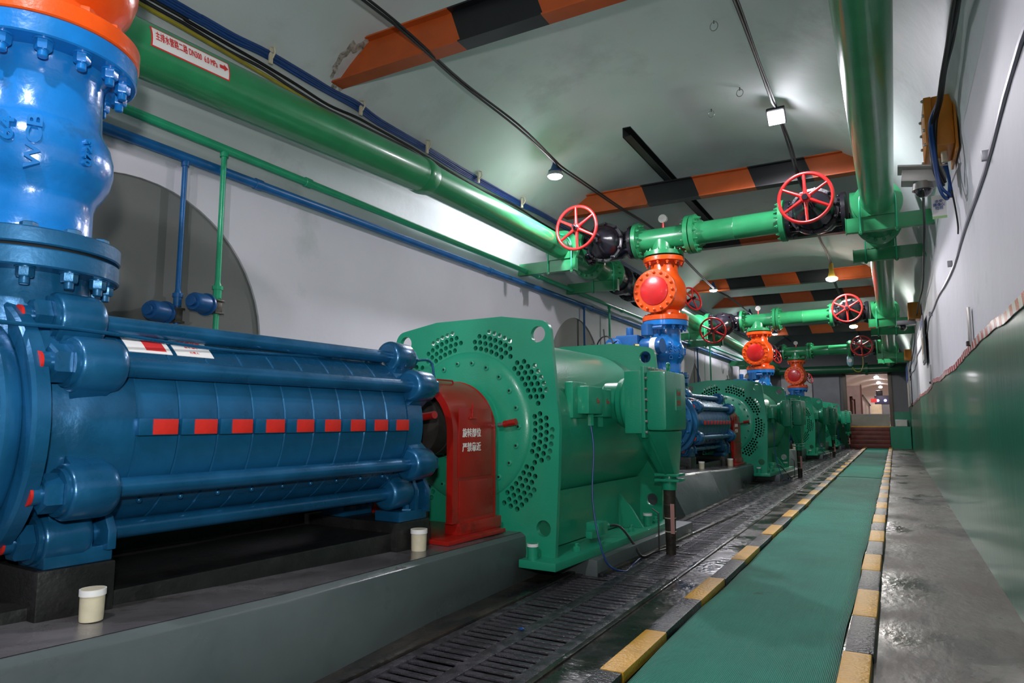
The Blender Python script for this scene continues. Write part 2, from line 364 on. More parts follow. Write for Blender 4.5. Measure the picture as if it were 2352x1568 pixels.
# end walls
struct('wall_back', MB().b2((XL, YN - .2, 0), (XR, YN, 5.1)), PLASTER)
DX0, DX1, DZ0, DZ1 = -1.64, -0.13, 0.80, 2.83
wf = struct('wall_far', plate('wall_far', [(XL - .2, -.1), (XR + .2, -.1), (XR + .2, 5.1), (XL - .2, 5.1)], [[(DX0, DZ0), (DX1, DZ0), (DX1, DZ1), (DX0, DZ1)]], (0, YF, 0), (1, 0, 0), (0, 0, 1), (0, 1, 0), 0.35, (0, 0, 0), DGREY))
d = MB(); d.b2((DX0 - .10, YF - .06, DZ0 - .02), (DX0 + .03, YF + .3, DZ1 + .08)); d.b2((DX1 - .03, YF - .06, DZ0 - .02), (DX1 + .10, YF + .3, DZ1 + .08)); d.b2((DX0 - .1, YF - .06, DZ1), (DX1 + .1, YF + .3, DZ1 + .1))
struct('door_1', d, mat('brown_door_frame', (0.10, 0.075, 0.06), 0.5), bevel=0.005)
struct('trim_4', MB().b2((DX0 - .05, YF - .12, DZ0 - .03), (DX1 + .05, YF + .02, DZ0 + .012)), YEL)
# right-hand pier and white pilaster near the far end
struct('baseboard_far', MB().b2((-0.02, YF - .05, 0), (XR, YF + .01, 1.35)), WAINS)
struct('trim_5', MB().b2((-4.0, YF - .08, 0), (-2.85, YF, 2.9)), mat('light_grey_panel', (0.33, 0.33, 0.34), 0.5))
struct('trim_6', MB().b2((-2.8, YF - .1, 0), (-1.85, YF, 2.75)), mat('blue_grey_panel', (0.16, 0.16, 0.19), 0.45))
# ------------------------------------------------------------------ corridor beyond the doorway
CY0, CY1 = YF + .35, 75.0
struct('trim_7', MB().b2((-4.5, CY0, 0.6), (2.5, CY1, 0.78)), mat('corridor_floor', (0.35, 0.30, 0.27), 0.4))
V = []; F = []
for j in range(2):
    y = (CY0, CY1)[j]
    for i in range(25): t = PI * i / 24; V.append((-1.0 - 3.2 * math.cos(t), y, 2.0 + 2.4 * math.sin(t)))
for i in range(24): F.append((i, i + 1, i + 26, i + 25))
struct('wall_corridor', MB().add(V, F).b2((-4.3, CY0, .7), (-4.2, CY1, 2.0)).b2((2.2, CY0, .7), (2.3, CY1, 2.0)).b2((-4.3, CY1, .6), (2.3, CY1 + .1, 4.6)), BEIGE)
for (y, e), od in zip(((36, 120), (42, 150), (48, 170), (55, 200), (63, 260), (71, 260)), ('first', 'second', 'third', 'fourth', 'fifth', 'last')):
    t = thing('corridor_lamp', (-1.0, y, 4.15), od + ' round lamp in the corridor line beyond the far doorway', 'lamp', 'lamps in the corridor beyond')
    part('lamp_face', MB().sph((-1.0, y, 4.1), .16, 14, 8, (1, 1, .6)), LIT, t)
    part('cap', MB().cyl((-1.0, y, 4.16), (-1.0, y, 4.3), .08), GREYM, t)
    lamp_light(-1.0, y, 3.85, e, (1.0, .94, .92), .1)
t = thing('cabinet', (-1.0, 50, .78), 'beige cabinet standing far down the lit corridor', 'cabinet')
part('body', MB().b2((-1.30, 50, .78), (-.70, 50.8, 2.08)), mat('beige_cabinet', (.62, .5, .33), .5), t, bevel=.01); part('door', MB().b2((-1.2, 49.97, .85), (-.8, 50, 2.0)), mat('beige_cabinet_door', (.66, .54, .36), .5), t)
t = thing('partition', (-2.0, 40, .78), 'pinkish brown partition block at the corridor side', 'partition')
part('block', MB().b2((-2.8, 40, .78), (-1.50, 40.3, 2.85)), mat('pinkish_paint', (.42, .30, .28), .6), t); part('edge_post', MB().b2((-1.50, 39.95, .78), (-1.44, 40.3, 2.9)), BROWN, t)
t = thing('sloping_rail', (-1.48, 41, .78), 'sloping side panel with a dark rail beyond the partition', 'panel')
part('board', MB().prism([(0, 0), (12, 0), (12, 1.25), (0, 1.50)], (-1.50, 41, .78), (0, 1, 0), (0, 0, 1), (.05, 0, 0)), mat('corridor_panel', (.55, .46, .42), .5), t)
part('rail', MB().tube([(-1.45, 41, 2.36), (-1.45, 53, 2.08)], .06), CABK, t)
t = thing('door_leaf', (-1.7, 34, .78), 'dark red door frame standing open at the corridor side', 'door')
part('post', MB().b2((-1.72, 34.0, .78), (-1.64, 34.08, 2.1)), BROWN, t); part('post', MB().b2((-1.60, 35.0, .78), (-1.54, 35.08, 2.0)), BROWN, t); part('panel', MB().b2((-1.66, 34.1, .78), (-1.62, 34.9, 1.9)), BROWN, t); part('rail', MB().prism([(0, 0), (1.1, -.1), (1.1, -.16), (0, -.06)], (-1.70, 34, 2.1), (0, 1, 0), (0, 0, 1), (.1, 0, 0)), BROWN, t)
t = thing('locomotive', (-.75, 53, .78), 'dark blue vehicle with two headlamps parked deep in the corridor', 'vehicle')
part('body', MB().b2((-1.15, 53, 2.15), (-.25, 55, 2.75)), mat('dark_vehicle', (.10, .10, .17), .4), t, bevel=.05)
part('roof', MB().b2((-1.05, 53.3, 2.75), (-.65, 54.6, 3.1)), mat('dark_vehicle_roof', (.05, .05, .07), .4), t, bevel=.03)
part('chassis', MB().b2((-1.1, 53.1, .78), (-.3, 54.9, 2.15)), GREYM, t)
for xx in (-.95, -.5): part('headlamp', MB().sph((xx, 52.97, 2.4), .09, 12, 6), mat('headlamp_blue', (1, 1, 1), emit=(.5, .45, 1), es=3), t)
single('red_sign', MB().b2((-1.30, 49.9, 2.2), (-.95, 49.95, 2.45)), PRINT, (-1.1, 49.9, 2.2), 'small red box beyond the beige cabinet', 'sign')
single('desk', MB().b2((-.5, 40, 1.02), (.35, 40.8, 1.22)).b2((-.45, 40.1, .78), (-.35, 40.7, 1.02)).b2((.2, 40.1, .78), (.3, 40.7, 1.02)), GREYM, (0, 40, .78), 'low grey desk on the corridor floor at the right', 'desk')
# steps up to the doorway
t = thing('stairs', (-.88, 29.4, 0), 'flight of dark red steps climbing to the far doorway', 'stairs')
for i in range(5):
    part('step', MB().b2((DX0 + .09, 28.9 + .2 * i, 0 if i == 0 else .155 * i), (DX1 - .06, YF - .05, .155 * (i + 1))), STEP, t, bevel=.01)
t = thing('stair_wall', (-1.7, 29.4, 0), 'green painted block flanking the red steps on the machine side', 'wall'); part('body', MB().b2((-1.80, 28.95, 0), (-1.56, YF, .78)), WAINS, t)
t = thing('stair_wall', (0.2, 29.4, 0), 'green painted block flanking the red steps beside the glossy wall', 'wall'); part('body', MB().b2((-.18, 28.95, 0), (.48, YF, .80)), WAINS, t)
t = thing('barrier_panel', (-.9, YF + .1, .8), 'low grey barrier board set across the far doorway', 'barrier')
part('board', MB().b2((DX0 + .06, YF + .05, .81), (DX1 - .04, YF + .09, 1.25)), mat('barrier_grey', (.25, .24, .20), .5), t); part('cap', MB().b2((DX0 + .05, YF + .04, 1.25), (DX1 - .03, YF + .1, 1.28)), GREYM, t)
t = thing('electric_box', (.2, 29.6, 1.0), 'small grey electrical box on the green end wall', 'box'); part('body', MB().b2((.0, 29.62, .80), (.40, 29.93, 1.06)), GREYM, t, bevel=.01); part('lid', MB().b2((.02, 29.6, .82), (.38, 29.63, 1.04)), SILVER, t)
t = thing('indicator_box', (-2.2, 29.8, 1.4), 'small dark box with a glowing red light on the end wall', 'indicator'); part('body', MB().b2((-2.45, 29.75, 1.30), (-2.15, 29.9, 1.50)), BROWN, t); part('light', MB().sph((-2.3, 29.74, 1.43), .035, 10, 6), LITR, t)
# ------------------------------------------------------------------ floor furniture: kerbs, matting, gratings
def kerb(name, x0, x1, y0, ylen, blen, label):
    t = thing(name, ((x0 + x1) / 2, y0, 0), label, 'kerb', 'painted kerbs beside the matting')
    L = ylen + blen
    ya = MB().b2((-.5 * (x1 - x0), 0, 0), (.5 * (x1 - x0), ylen, .045)).mesh('yellow_block', YEL, bevel=.009); kb = MB().b2((-.5 * (x1 - x0), 0, 0), (.5 * (x1 - x0), blen, .042)).mesh('black_block', KBLK, bevel=.009)
    y = y0
    while y < 28.8:
        for me, nm, l in ((ya, 'yellow_block', ylen), (kb, 'black_block', blen)):
            o = bpy.data.objects.new(nm, me); COL.objects.link(o); o.parent = t; o.location = (random.uniform(-.004, .004), y - y0, random.uniform(-.004, .002)); o.rotation_euler = (0, 0, random.uniform(-.003, .003)); y += l
kerb('kerb', -1.065, -.965, 1.38 - 1.23 * 2, .58, .65, 'yellow and black kerb between the matting and the drain grating')
kerb('kerb', -.245, -.135, 1.47 - 1.22 * 2 + .05, .60, .61, 'yellow and black kerb between the matting and the bare concrete')
def matstrip(y0, y1, label):
    V = []; F = []; nx = 10; ny = int((y1 - y0) / .25)
    for j in range(ny + 1):
        y = y0 + (y1 - y0) * j / ny
        for i in range(nx + 1):
            x = -.955 + .70 * i / nx
            e = .010 + .004 * math.sin(y * 1.7 + x * 4) + .003 * math.sin(y * 4.1 + 6 * x)
            if i in (0, nx): e += .003 * math.sin(y * 7)
            V.append((x + .006 * math.sin(3 * y) * (1 if i in (0, nx) else 0), y, e))
    for j in range(ny):
        for i in range(nx): a = j * (nx + 1) + i; F.append((a, a + nx + 1, a + nx + 2, a + 1))
    m = MB().add(V, F); me = m.mesh('walkway_mat', MATTING, (-.6, y0, 0))
    o = bpy.data.objects.new('walkway_mat', me); COL.objects.link(o); o.location = (-.6, y0, 0)
    sol = o.modifiers.new('thickness', 'SOLIDIFY'); sol.thickness = .008; sol.offset = 1
    o['label'] = label; o['category'] = 'mat'; o['group'] = 'green mats of the walkway'
matstrip(-2.0, 13.62, 'long ribbed green walkway mat in front, up to the crosswise seam')
matstrip(13.66, 28.7, 'ribbed green walkway mat beyond the seam, reaching the red steps')
# drain gratings: frame rails with slats, two columns
XG0, XG1 = -1.90, -1.30
XM = (XG0 + XG1) / 2
def grating(y0, y1, label, pitch, joined):
    t = thing('drain_grating', (XM, y0, 0), label, 'grating', 'gratings over the drain channel')
    for nm, xa, xb in (('edge_rail', XG0, XG0 + .05), ('centre_rail', XM - .035, XM + .035), ('edge_rail', XG1 - .06, XG1)):
        part(nm, MB().b2((xa, y0, -.035), (xb, y1, .002)), GRATE, t, bevel=.004)
    part('end_rail', MB().b2((XG0, y0, -.035), (XG1, y0 + .04, .001)), GRATE, t, bevel=.004); part('end_rail', MB().b2((XG0, y1 - .04, -.035), (XG1, y1, .001)), GRATE, t, bevel=.004)
    n = int((y1 - y0 - .08) / pitch); w = pitch * .54
    cols = ((XG0 + .045, XM - .03), (XM + .03, XG1 - .055))
    if joined:
        mb = MB()
        for i in range(n):
            for xa, xb in cols: mb.b2((xa, y0 + .04 + pitch * (i + .2), -.009), (xb, y0 + .04 + pitch * (i + .2) + w, random.uniform(-.003, .001)))
        part('slats', mb, GRATE, t, kind='stuff', smooth=False)
    else:
        me = MB().b2((-.5 * (cols[0][1] - cols[0][0]), 0, -.009), (.5 * (cols[0][1] - cols[0][0]), w, 0)).mesh('slat', GRATE, bevel=.002)
        for i in range(n):
            for xa, xb in cols:
                o = bpy.data.objects.new('slat', me); COL.objects.link(o); o.parent = t
                o.location = ((xa + xb) / 2 - XM, .04 + pitch * (i + .2), random.uniform(-.003, .002)); o.rotation_euler = (random.uniform(-.02, .02), 0, random.uniform(-.012, .012))
grating(1.0, 4.37, 'black iron slotted drain grating alongside the grey plinth in front', .062, False)
grating(4.40, 7.83, 'black iron slotted drain grating under the terminal box pipe, before the cross seam', .062, False)
grating(7.87, 13.9, 'wet slotted drain grating just beyond the cross seam', .062, True)
grating(13.95, 28.5, 'long slotted drain grating running on to the red steps', .062, True)
struct('trim_8', MB().b2((-1.295, YN, -.14), (-1.268, YF, .006)), GUT, bevel=.004)
struct('trim_9', MB().b2((-1.96, YN, -.14), (-1.905, YF, .012)), GUT, bevel=.006)
# ------------------------------------------------------------------ machine unit (pump, guard, motor, valves), copied along the tunnel
U0 = (-2.82, 0, 0); PHI = -0.05
unit(U0, PHI)
AZ = .98        # shaft height
roots = []; OFFS = [0, 8.12, 15.95, 23.1]; DROP = [0, 0, -.17, -.30]   # the overhead line falls slightly towards the far end
ORD = ['nearest the camera', 'second in the row', 'third in the row', 'fourth in the row']
# --- plinth
t = thing('concrete_plinth', (0, 2.5, 0), 'long grey painted concrete plinth with chipped edges in front', 'plinth', 'pump plinths'); roots.append((t, 'grey painted concrete plinth under the blue pump {}'))
def pl_pts():
    P = []
    for y, xt, xb, z in ((-.6, .60, .85, .40), (1.0, .64, .82, .365), (2.0, .60, .70, .325), (3.0, .52, .56, .30), (4.42, .475, .45, .285)):
        P.append(((xb, y, -.06), (xt + .02, y, z - .02), (xt - .01, y, z), (-.95, y, z), (-.98, y, -.06)))
    return P
mb = MB(); P = pl_pts(); V = [p for r in P for p in r]; F = []
for j in range(len(P) - 1):
    for i in range(5): F.append((j * 5 + i, j * 5 + (i + 1) % 5, (j + 1) * 5 + (i + 1) % 5, (j + 1) * 5 + i))
F += [tuple(range(5)), tuple(20 + i for i in range(5))][0:2]
plme = part('block', mb.add(V, F), PLINTH, t, bevel=.006, ang=22)
mb = MB(); V = []; F = []
for r in P: V += [(r[2][0] - .005, r[2][1], r[2][2] + .002), (r[3][0] + .005, r[3][1], r[3][2] + .002)]
for j in range(4): F.append((2 * j, 2 * j + 1, 2 * j + 3, 2 * j + 2))
part('worn_top', mb.add(V, F), PTOP, t, label='worn shiny dark grey top')
mb = MB()
for y, s in ((2.72, .07), (1.95, .03), (3.2, .02)):
    x = .60 - (y - 2) * .08; z = .325 - (y - 2) * .025
    [mb.sph((x + .010, y + q * s * .5, z - .030 - abs(q) * .012), s * .55, 7, 4, (.12, 1.2, .8 + .2 * q)) for q in (-1, 0, 1)]
part('chips', mb, CHIP, t, label='pale chipped patches on the edge', kind='stuff')
# low base of the motor
t = thing('motor_base', (.4, 5.5, 0), 'low grey concrete base under the green motor', 'base', 'motor bases'); roots.append((t, 'low grey concrete base under the green motor {}'))
part('block', MB().b2((-.75, 4.32, -.05), (.86, 6.35, .10)), PLINTH, t, bevel=.012)
part('ledge', MB().b2((.86, 4.32, -.05), (.90, 8.0, .02)), GUT, t, bevel=.01)
# black oily pad under the pump
t = thing('pump_bedplate', (0, 2.2, .3), 'oily black bedplate under the blue pump', 'bedplate', 'pump bedplates'); roots.append((t, 'oily black bedplate under the blue pump {}'))
part('pad', MB().b2((-.5, .6, .28), (.26, 3.35, .40)), SOOT, t, bevel=.015); part('back_rib', MB().b2((-.56, .6, .28), (-.44, 3.35, .66)), SOOT, t, bevel=.01)
part('pedestal', MB().b2((-.45, 1.26, .30), (.31, 1.51, .515)), SOOT, t, bevel=.01); part('pedestal', MB().b2((-.45, 3.00, .28), (.30, 3.28, .455)), SOOT, t, bevel=.01)
# --- pump
A1, A2 = math.radians(28.7), math.radians(59.1)
RR = .435
RODA = [A2, A1, -A1, -A2, PI - A2, PI - A1, PI + A1, PI + A2]
t = thing('multistage_pump', (0, 2.2, .4), 'blue multistage pump with red marked tie rods', 'pump', 'blue pumps in the row'); roots.append((t, 'blue multistage pump with red tipped tie rods, {}')); pump = t
ax = (0, 1, 0)
part('inlet_casing', MB().lathe((0, 0, AZ), ax, [(1.15, .30), (1.15, .445), (1.16, .455), (1.20, .455), (1.21, .40), (1.225, .36), (1.25, .36), (1.31, .385), (1.38, .40), (1.50, .40)], 64), BLUE, t)
part('flange', MB().lathe((0, 0, AZ), ax, [(1.09, .30), (1.09, .385), (1.10, .395), (1.135, .395), (1.148, .385), (1.16, .30)], 64), BLUE, t)
part('bearing_cover', MB().lathe((0, 0, AZ), ax, [(.62, .10), (.64, .17), (.80, .18), (.82, .24), (.92, .26), (1.0, .29), (1.05, .33), (1.095, .33)], 48), BLUE, t)
part('shaft', MB().cyl((0, .45, AZ), (0, .64, AZ), .05), STEEL, t)
bolts('bolt', [(RRx * math.cos(a), 1.09, AZ + RRx * math.sin(a)) for RRx in (.36,) for a in [2 * PI * i / 14 + .1 for i in range(14)]], (0, -1, 0), .019, .024, BLUE, t)
N9 = 9; Y0, Y1 = 1.504, 2.962
sl = (Y1 - Y0) / N9
me = MB().lathe((0, 0, 0), ax, [(0, .3), (0, .392), (.004, .397), (sl - .006, .397), (sl - .002, .392), (sl - .002, .3)], 72).mesh('pump_stage', BLUE)
mk = MB().box((.397, sl * .42, 0), (.05, sl * .92, .062)).mesh('stage_lug', BLUE, bevel=.005)
rd = MB().box((.4245, sl * .56, 0), (.006, sl * .58, .056)).mesh('red_mark', DRED, bevel=.002)
for i in range(N9):
    for mesh_, nm in ((me, 'stage'), (mk, 'stage_lug'), (rd, 'red_mark')):
        o = bpy.data.objects.new(nm, mesh_); COL.objects.link(o); o.parent = t; o.location = (0, Y0 + sl * i - 2.2, AZ - .4)
# small lugs with bolts along the underside
mb = MB()
for i in range(N9): 
    a = -math.radians(42); mb.sph((.40 * math.cos(a), Y0 + sl * (i + .5), AZ + .40 * math.sin(a)), .012, 8, 5)
part('drain_plugs', mb, BLUE, t, kind='stuff')
part('outlet_casing', MB().lathe((0, 0, AZ), ax, [(Y1, .30), (Y1, .40), (3.09, .395), (3.12, .36), (3.13, .30)], 64), BLUE, t)
part('bearing_housing', MB().lathe((0, 0, AZ), ax, [(3.12, .27), (3.16, .27), (3.17, .20), (3.30, .19), (3.31, .15), (3.40, .14)], 40), BLUE, t)
def rodpos(a): return (RR * math.cos(a), RR * math.sin(a) + AZ)
for a in RODA:
    x, z = rodpos(a); c, s = math.cos(a), math.sin(a)
    p = part('tie_rod', MB().cyl((x, 1.185, z), (x, 3.19, z), .0345, 24), BLUE, t)
    b = part('rod_boss', MB(), BLUE, t) if False else None
    # front boss: barrel plus a web that runs down to the casing
    mb = MB().lathe((x, 0, z), ax, [(1.275, .07), (1.275, .088), (1.285, .093), (1.40, .093), (1.42, .088), (1.435, .072), (1.435, .03)], 32)
    ex, ez = (-s, c)
    def web(y0, y1, w0, w1, d):
        q = [(x + ex * w0, z + ez * w0), (x - ex * w0, z - ez * w0), (x - c * d - ex * w1, z - s * d - ez * w1), (x - c * d + ex * w1, z - s * d + ez * w1)]
        mb.prism(q, (0, y0, 0), (1, 0, 0), (0, 0, 1), (0, y1 - y0, 0))
    web(1.29, 1.40, .090, .095, .09)
    part('front_boss', mb, BLUE, t, bevel=.004)
    mb = MB().lathe((x, 0, z), ax, [(2.975, .03), (2.975, .072), (2.985, .085), (3.0, .09), (3.125, .084), (3.14, .076), (3.14, .03)], 32)
    web(2.985, 3.11, .08, .10, .09)
    part('rear_boss', mb, BLUE, t, bevel=.004)
    part('nut', MB().lathe((x, 0, z), ax, [(1.210, .052), (1.215, .064), (1.260, .064), (1.265, .052)], 6, up=(s, 0, c)).lathe((x, 0, z), ax, [(1.261, .078), (1.276, .078)], 24), BLUE, p, ang=20)
    part('rod_tip', MB().lathe((x, 0, z), ax, [(1.176, .0355), (1.181, .0355), (1.1845, .035)], 20), DRED, p, label='red painted rod end')
    part('rear_nut', MB().lathe((x, 0, z), ax, [(3.14, .056), (3.185, .056), (3.19, .05)], 6, up=(s, 0, c)), BLUE, p, ang=20)
# inlet neck up to the valve stack, feet
part('discharge_neck', MB().lathe((0, 1.28, 0), (0, 0, 1), [(AZ + .1, .30), (1.32, .26), (1.40, .215), (1.50, .205), (1.515, .205)], 48), BLUE, t)
for (y0, y1) in ((1.28, 1.50), (3.02, 3.25)):
    z0 = .515 if y0 < 2 else .455
    for sx in (-1, 1):
        f = part('foot', MB().b2((sx * .12, y0, z0), (sx * .30, y1, z0 + .055)), BLUE, t, bevel=.006)
        part('foot_web', MB().prism([(sx * .10, z0 + .04), (sx * .30, z0 + .04), (sx * .30, .62), (sx * .26, .70), (sx * .10, .70)], (0, y1 - .10, 0), (1, 0, 0), (0, 0, 1), (0, .03, 0)).prism([(sx * .10, z0 + .04), (sx * .33, z0 + .04), (sx * .33, .62), (sx * .28, .70), (sx * .10, .70)], (0, y1 - .035, 0), (1, 0, 0), (0, 0, 1), (0, .03, 0)), BLUE, f, bevel=.004)
        part('foot_bolt', MB().lathe((sx * .26, y1 - .13, z0 + .055), (0, 0, 1), [(0, .034), (.008, .034)], 4).lathe((sx * .26, y1 - .13, z0 + .063), (0, 0, 1), [(0, .02), (.022, .02)], 6), BLUE, f)
# oil pipe along the top with brass fitting, labels
part('balance_pipe', MB().tube(cr([(.10, .3, 1.30), (.30, .75, 1.315), (.33, 1.10, 1.31), (.31, 1.35, 1.315), (.26, 1.9, 1.30), (.22, 2.4, 1.315), (.20, 2.75, 1.34), (.20, 2.92, 1.345), (.20, 3.2, 1.35), (.22, 3.36, 1.36), (.24, 3.38, 1.26)], 6), .0075, 8), BLUE, t)
f = part('pipe_fitting', MB().cyl((.20, 2.9, 1.345), (.20, 3.02, 1.347), .017, 12).cyl((.20, 2.96, 1.34), (.215, 2.96, 1.30), .013, 10).cyl((.20, 3.02, 1.347), (.20, 3.09, 1.348), .012, 10), STEEL, t, label='small bare metal pipe fitting')
part('needle_valve', MB().tube([(.20, 2.86, 1.34), (.18, 2.80, 1.28), (.16, 2.78, 1.24)], .006, 8), BLUE, f)
def curved_label(name, r, a0, a1, y0, y1, m, parent, zc=AZ, n=6, label=None, th=.002, xc=0):
    V = []; F = []
    for i in range(n + 1):
        a = a0 + (a1 - a0) * i / n
        for y in (y0, y1):
            for rr in (r, r + th): V.append((xc + rr * math.cos(a), y, zc + rr * math.sin(a)))
    for i in range(n):
        b = 4 * i; F += [(b, b + 2, b + 6, b + 4), (b + 1, b + 5, b + 7, b + 3), (b, b + 4, b + 5, b + 1), (b + 2, b + 3, b + 7, b + 6)]
    F += [(0, 1, 3, 2), (4 * n, 4 * n + 2, 4 * n + 3, 4 * n + 1)]
    return part(name, MB().add(V, F), m, parent, label=label)
lb = curved_label('label_plate', .397, math.radians(44), math.radians(62), 1.52, 1.69, PAPER, t, label='white label with red print')
curved_label('red_print', .3995, math.radians(46), math.radians(60), 1.59, 1.67, PRINT, lb, th=.0005)
lb = curved_label('label_plate', .397, math.radians(44), math.radians(60), 1.71, 1.87, PAPER, t, label='white label with small red lettering')
for k, (txt, sz) in enumerate((('设备管理牌', .022), ('型号 编号', .014), ('负责人', .014))):
    a = math.radians(57 - 5 * k); text('lettering', txt, sz, (.4005 * math.cos(a), 1.79, AZ + .4005 * math.sin(a)), (0, 1, 0), (-math.sin(a), 0, math.cos(a)), PRINT, lb, ext=.0003)
# oil cups by the guard
for (x, y, z, dx, dy) in ((.30, 3.22, 1.03, .09, -.02), (.43, 3.93, .99, .05, -.0)):
    p = part('grease_cup', MB().cyl((x - .04, y, z - .008), (x + dx, y + dy, z + .006), .022, 16), GRED, t, label='red grease cup')
    part('neck', MB().cyl((x - .09, y + .005, z - .015), (x - .04, y, z - .008), .014, 12), STEEL, p)
# --- coupling guard
t = thing('coupling_guard', (0, 3.7, .3), 'red coupling guard lettered in white between pump and motor', 'guard', 'red coupling guards'); roots.append((t, 'red coupling guard between the pump and motor {}')); guard = t
GW, GZ = .335, .93
def arch(r, zb): return [(r, zb)] + arc(0, GZ, r, 0, PI, 24) + [(-r, zb)]
def archstrip(ro, ri, y0, y1, zb):
    a, b = arch(ro, zb), arch(ri, zb); V = [(x, y, z) for y in (y0, y1) for L_ in (a, b) for x, z in L_]; n = len(a); F = []
    for i in range(n - 1): F += [(i, i + 1, 2 * n + i + 1, 2 * n + i), (n + i, 3 * n + i, 3 * n + i + 1, n + i + 1), (i, n + i, n + i + 1, i + 1), (2 * n + i, 2 * n + i + 1, 3 * n + i + 1, 3 * n + i)]
    for i in (0, n - 1): F.append((i, n + i, 3 * n + i, 2 * n + i))
    return MB().add(V, F)
part('hood', archstrip(GW, GW - .006, 3.45, 3.90, .395), GRED, t)
part('rim', archstrip(GW + .002, GW - .045, 3.445, 3.452, .395), GRED, t); part('rim', archstrip(GW + .004, GW - .02, 3.895, 3.905, .395), GRED, t)
dr = part('inspection_door', MB().b2((GW - .001, 3.50, .66), (GW + .007, 3.85, 1.08)), GRED, t, bevel=.003)
part('latch', MB().box((GW + .014, 3.63, 1.06), (.012, .012, .09)).box((GW + .018, 3.63, 1.02), (.016, .06, .014)), GRED, dr, bevel=.002)
part('lower_panel', MB().b2((GW - .001, 3.51, .42), (GW + .005, 3.87, .64)), GRED, t, bevel=.003)
part('handle', MB().tube([(.12, 3.55, 1.245), (.12, 3.56, 1.262), (.12, 3.72, 1.262), (.12, 3.73, 1.245)], .006, 8), GRED, t)
text('lettering', '旋转部位', .058, (GW + .009, 3.63, .925), (0, 1, 0), (0, 0, 1), WPRINT, dr, label='white stencilled characters', bold=.0008, sx=.85)
text('lettering', '严禁靠近', .058, (GW + .009, 3.63, .838), (0, 1, 0), (0, 0, 1), WPRINT, dr, label='white stencilled characters', bold=.0008, sx=.85)
part('base_frame', MB().b2((-.42, 3.30, .30), (.42, 3.90, .325)).b2((.24, 3.5, .325), (.36, 3.94, .395)).b2((-.36, 3.5, .325), (-.24, 3.94, .395)), GRED, t, bevel=.004)
t = thing('shaft_coupling', (0, 3.7, AZ), 'dark shaft coupling inside the red guard', 'coupling', 'shaft couplings'); roots.append((t, 'dark shaft coupling inside the red guard of the set {}'))
part('hub', MB().lathe((0, 0, AZ), ax, [(3.40, .06), (3.48, .06), (3.48, .20), (3.60, .20), (3.60, .12), (3.62, .12), (3.62, .20), (3.74, .20), (3.74, .07), (3.95, .07)], 32), mat('grimy_steel', (.05, .045, .04), .5, .4, .3, 9), t)
# --- motor
t = thing('electric_motor', (0, 5.0, .1), 'large green electric motor with perforated end plate', 'motor', 'green motors in the row'); roots.append((t, 'large green electric motor with perforated end plate, {}')); motor = t
MX = .04; MZ = .965
def motor_outline(top=.64, mid=.72, bot=.68):
    r = .09
    pts = []
    def corner(cx, cy, a0, a1): pts.extend(arc(cx, cy, r, math.radians(a0), math.radians(a1), 6))
    pts.append((mid, .0)); corner(top - r + .02, .695 - r, 0, 84); pts.append((.28, .742)); pts.append((-.28, .742)); corner(-(top - r + .02), .695 - r, 96, 180); pts.append((-mid, .0))
    pts.append((-mid + .01, -.3)); pts.append((-bot, -.86)); pts.append((bot, -.86)); pts.append((mid - .01, -.3))
    return pts
def cin(cx, cy, r, n=12): return [(cx + r * math.cos(2 * PI * i / n), cy + r * math.sin(2 * PI * i / n)) for i in range(n)]
holes = []
for ca in (68.5, 30.5, -7.5, -43, 111.5, 149.5, 187.5, 223):
    for row in range(4):
        r = .542 + row * .042
        nn = (7, 8, 7, 6)[row]; st = .0455
        for i in range(nn):
            if (row, i) in ((0, 0), (3, 5)): continue
            a = math.radians(ca) + (i - (nn - 1) / 2) * st / r
            holes.append(cin(r * math.cos(a), r * math.sin(a), .0170))
ear = [cin(sx * .565, .603, .054, 24) for sx in (-1, 1)]; toe = [cin(sx * .60, -.64, .052, 24) for sx in (-1, 1)]
out = motor_outline()
off = Vector(base_of(t))
part('front_plate', plate('front_plate', out, holes + ear + toe, (MX, 4.0, MZ), (1, 0, 0), (0, 0, 1), (0, 1, 0), .035, off, MGREEN, 0.0), MGREEN, t)
part('rear_plate', plate('rear_plate', out, ear + toe, (MX, 5.92, MZ), (1, 0, 0), (0, 0, 1), (0, 1, 0), .035, off, MGREEN, 0.0), MGREEN, t)
part('barrel', MB().lathe((MX, 0, MZ), ax, [(4.035, .645), (5.92, .645)], 96, cap=False), MGREEN, t)
part('void_shade_disc', MB().lathe((MX, 4.12, MZ), ax, [(0, .05), (0, .64)], 48, cap=False), DARK, t)  # near-black disc added so the plate holes look into an unlit void
part('end_cover', MB().lathe((MX, 0, MZ), ax, [(3.955, .27), (3.955, .28), (3.968, .285), (3.968, .46), (3.975, .475), (3.982, .50), (4.002, .515), (4.002, .2)], 96), MGREEN, t)
part('bearing_cap', MB().lathe((MX, 0, MZ), ax, [(3.93, .09), (3.93, .24), (3.94, .255), (3.97, .262), (3.97, .1)], 64), MGREEN, t)
bolts('cover_bolt', circ((MX, 3.968, MZ), ax, .435, 22), (0, -1, 0), .019, .009, MGREEN, t, stud=0, n=14)
part('bolt_sockets', (lambda mb: [mb.lathe(p, (0, -1, 0), [(0, .009), (.0095, .009)], 6) for p in circ((MX, 3.968, MZ), ax, .435, 22)] and mb)(MB()), DARK, t, kind='stuff')
bolts('cap_bolt', circ((MX, 3.93, MZ), ax, .22, 8, .3), (0, -1, 0), .014, .012, MGREEN, t, stud=0)
part('rear_cowl', MB().lathe((MX, 0, MZ), ax, [(5.955, .60), (6.25, .60), (6.28, .56), (6.28, .3)], 64), MGREEN, t)
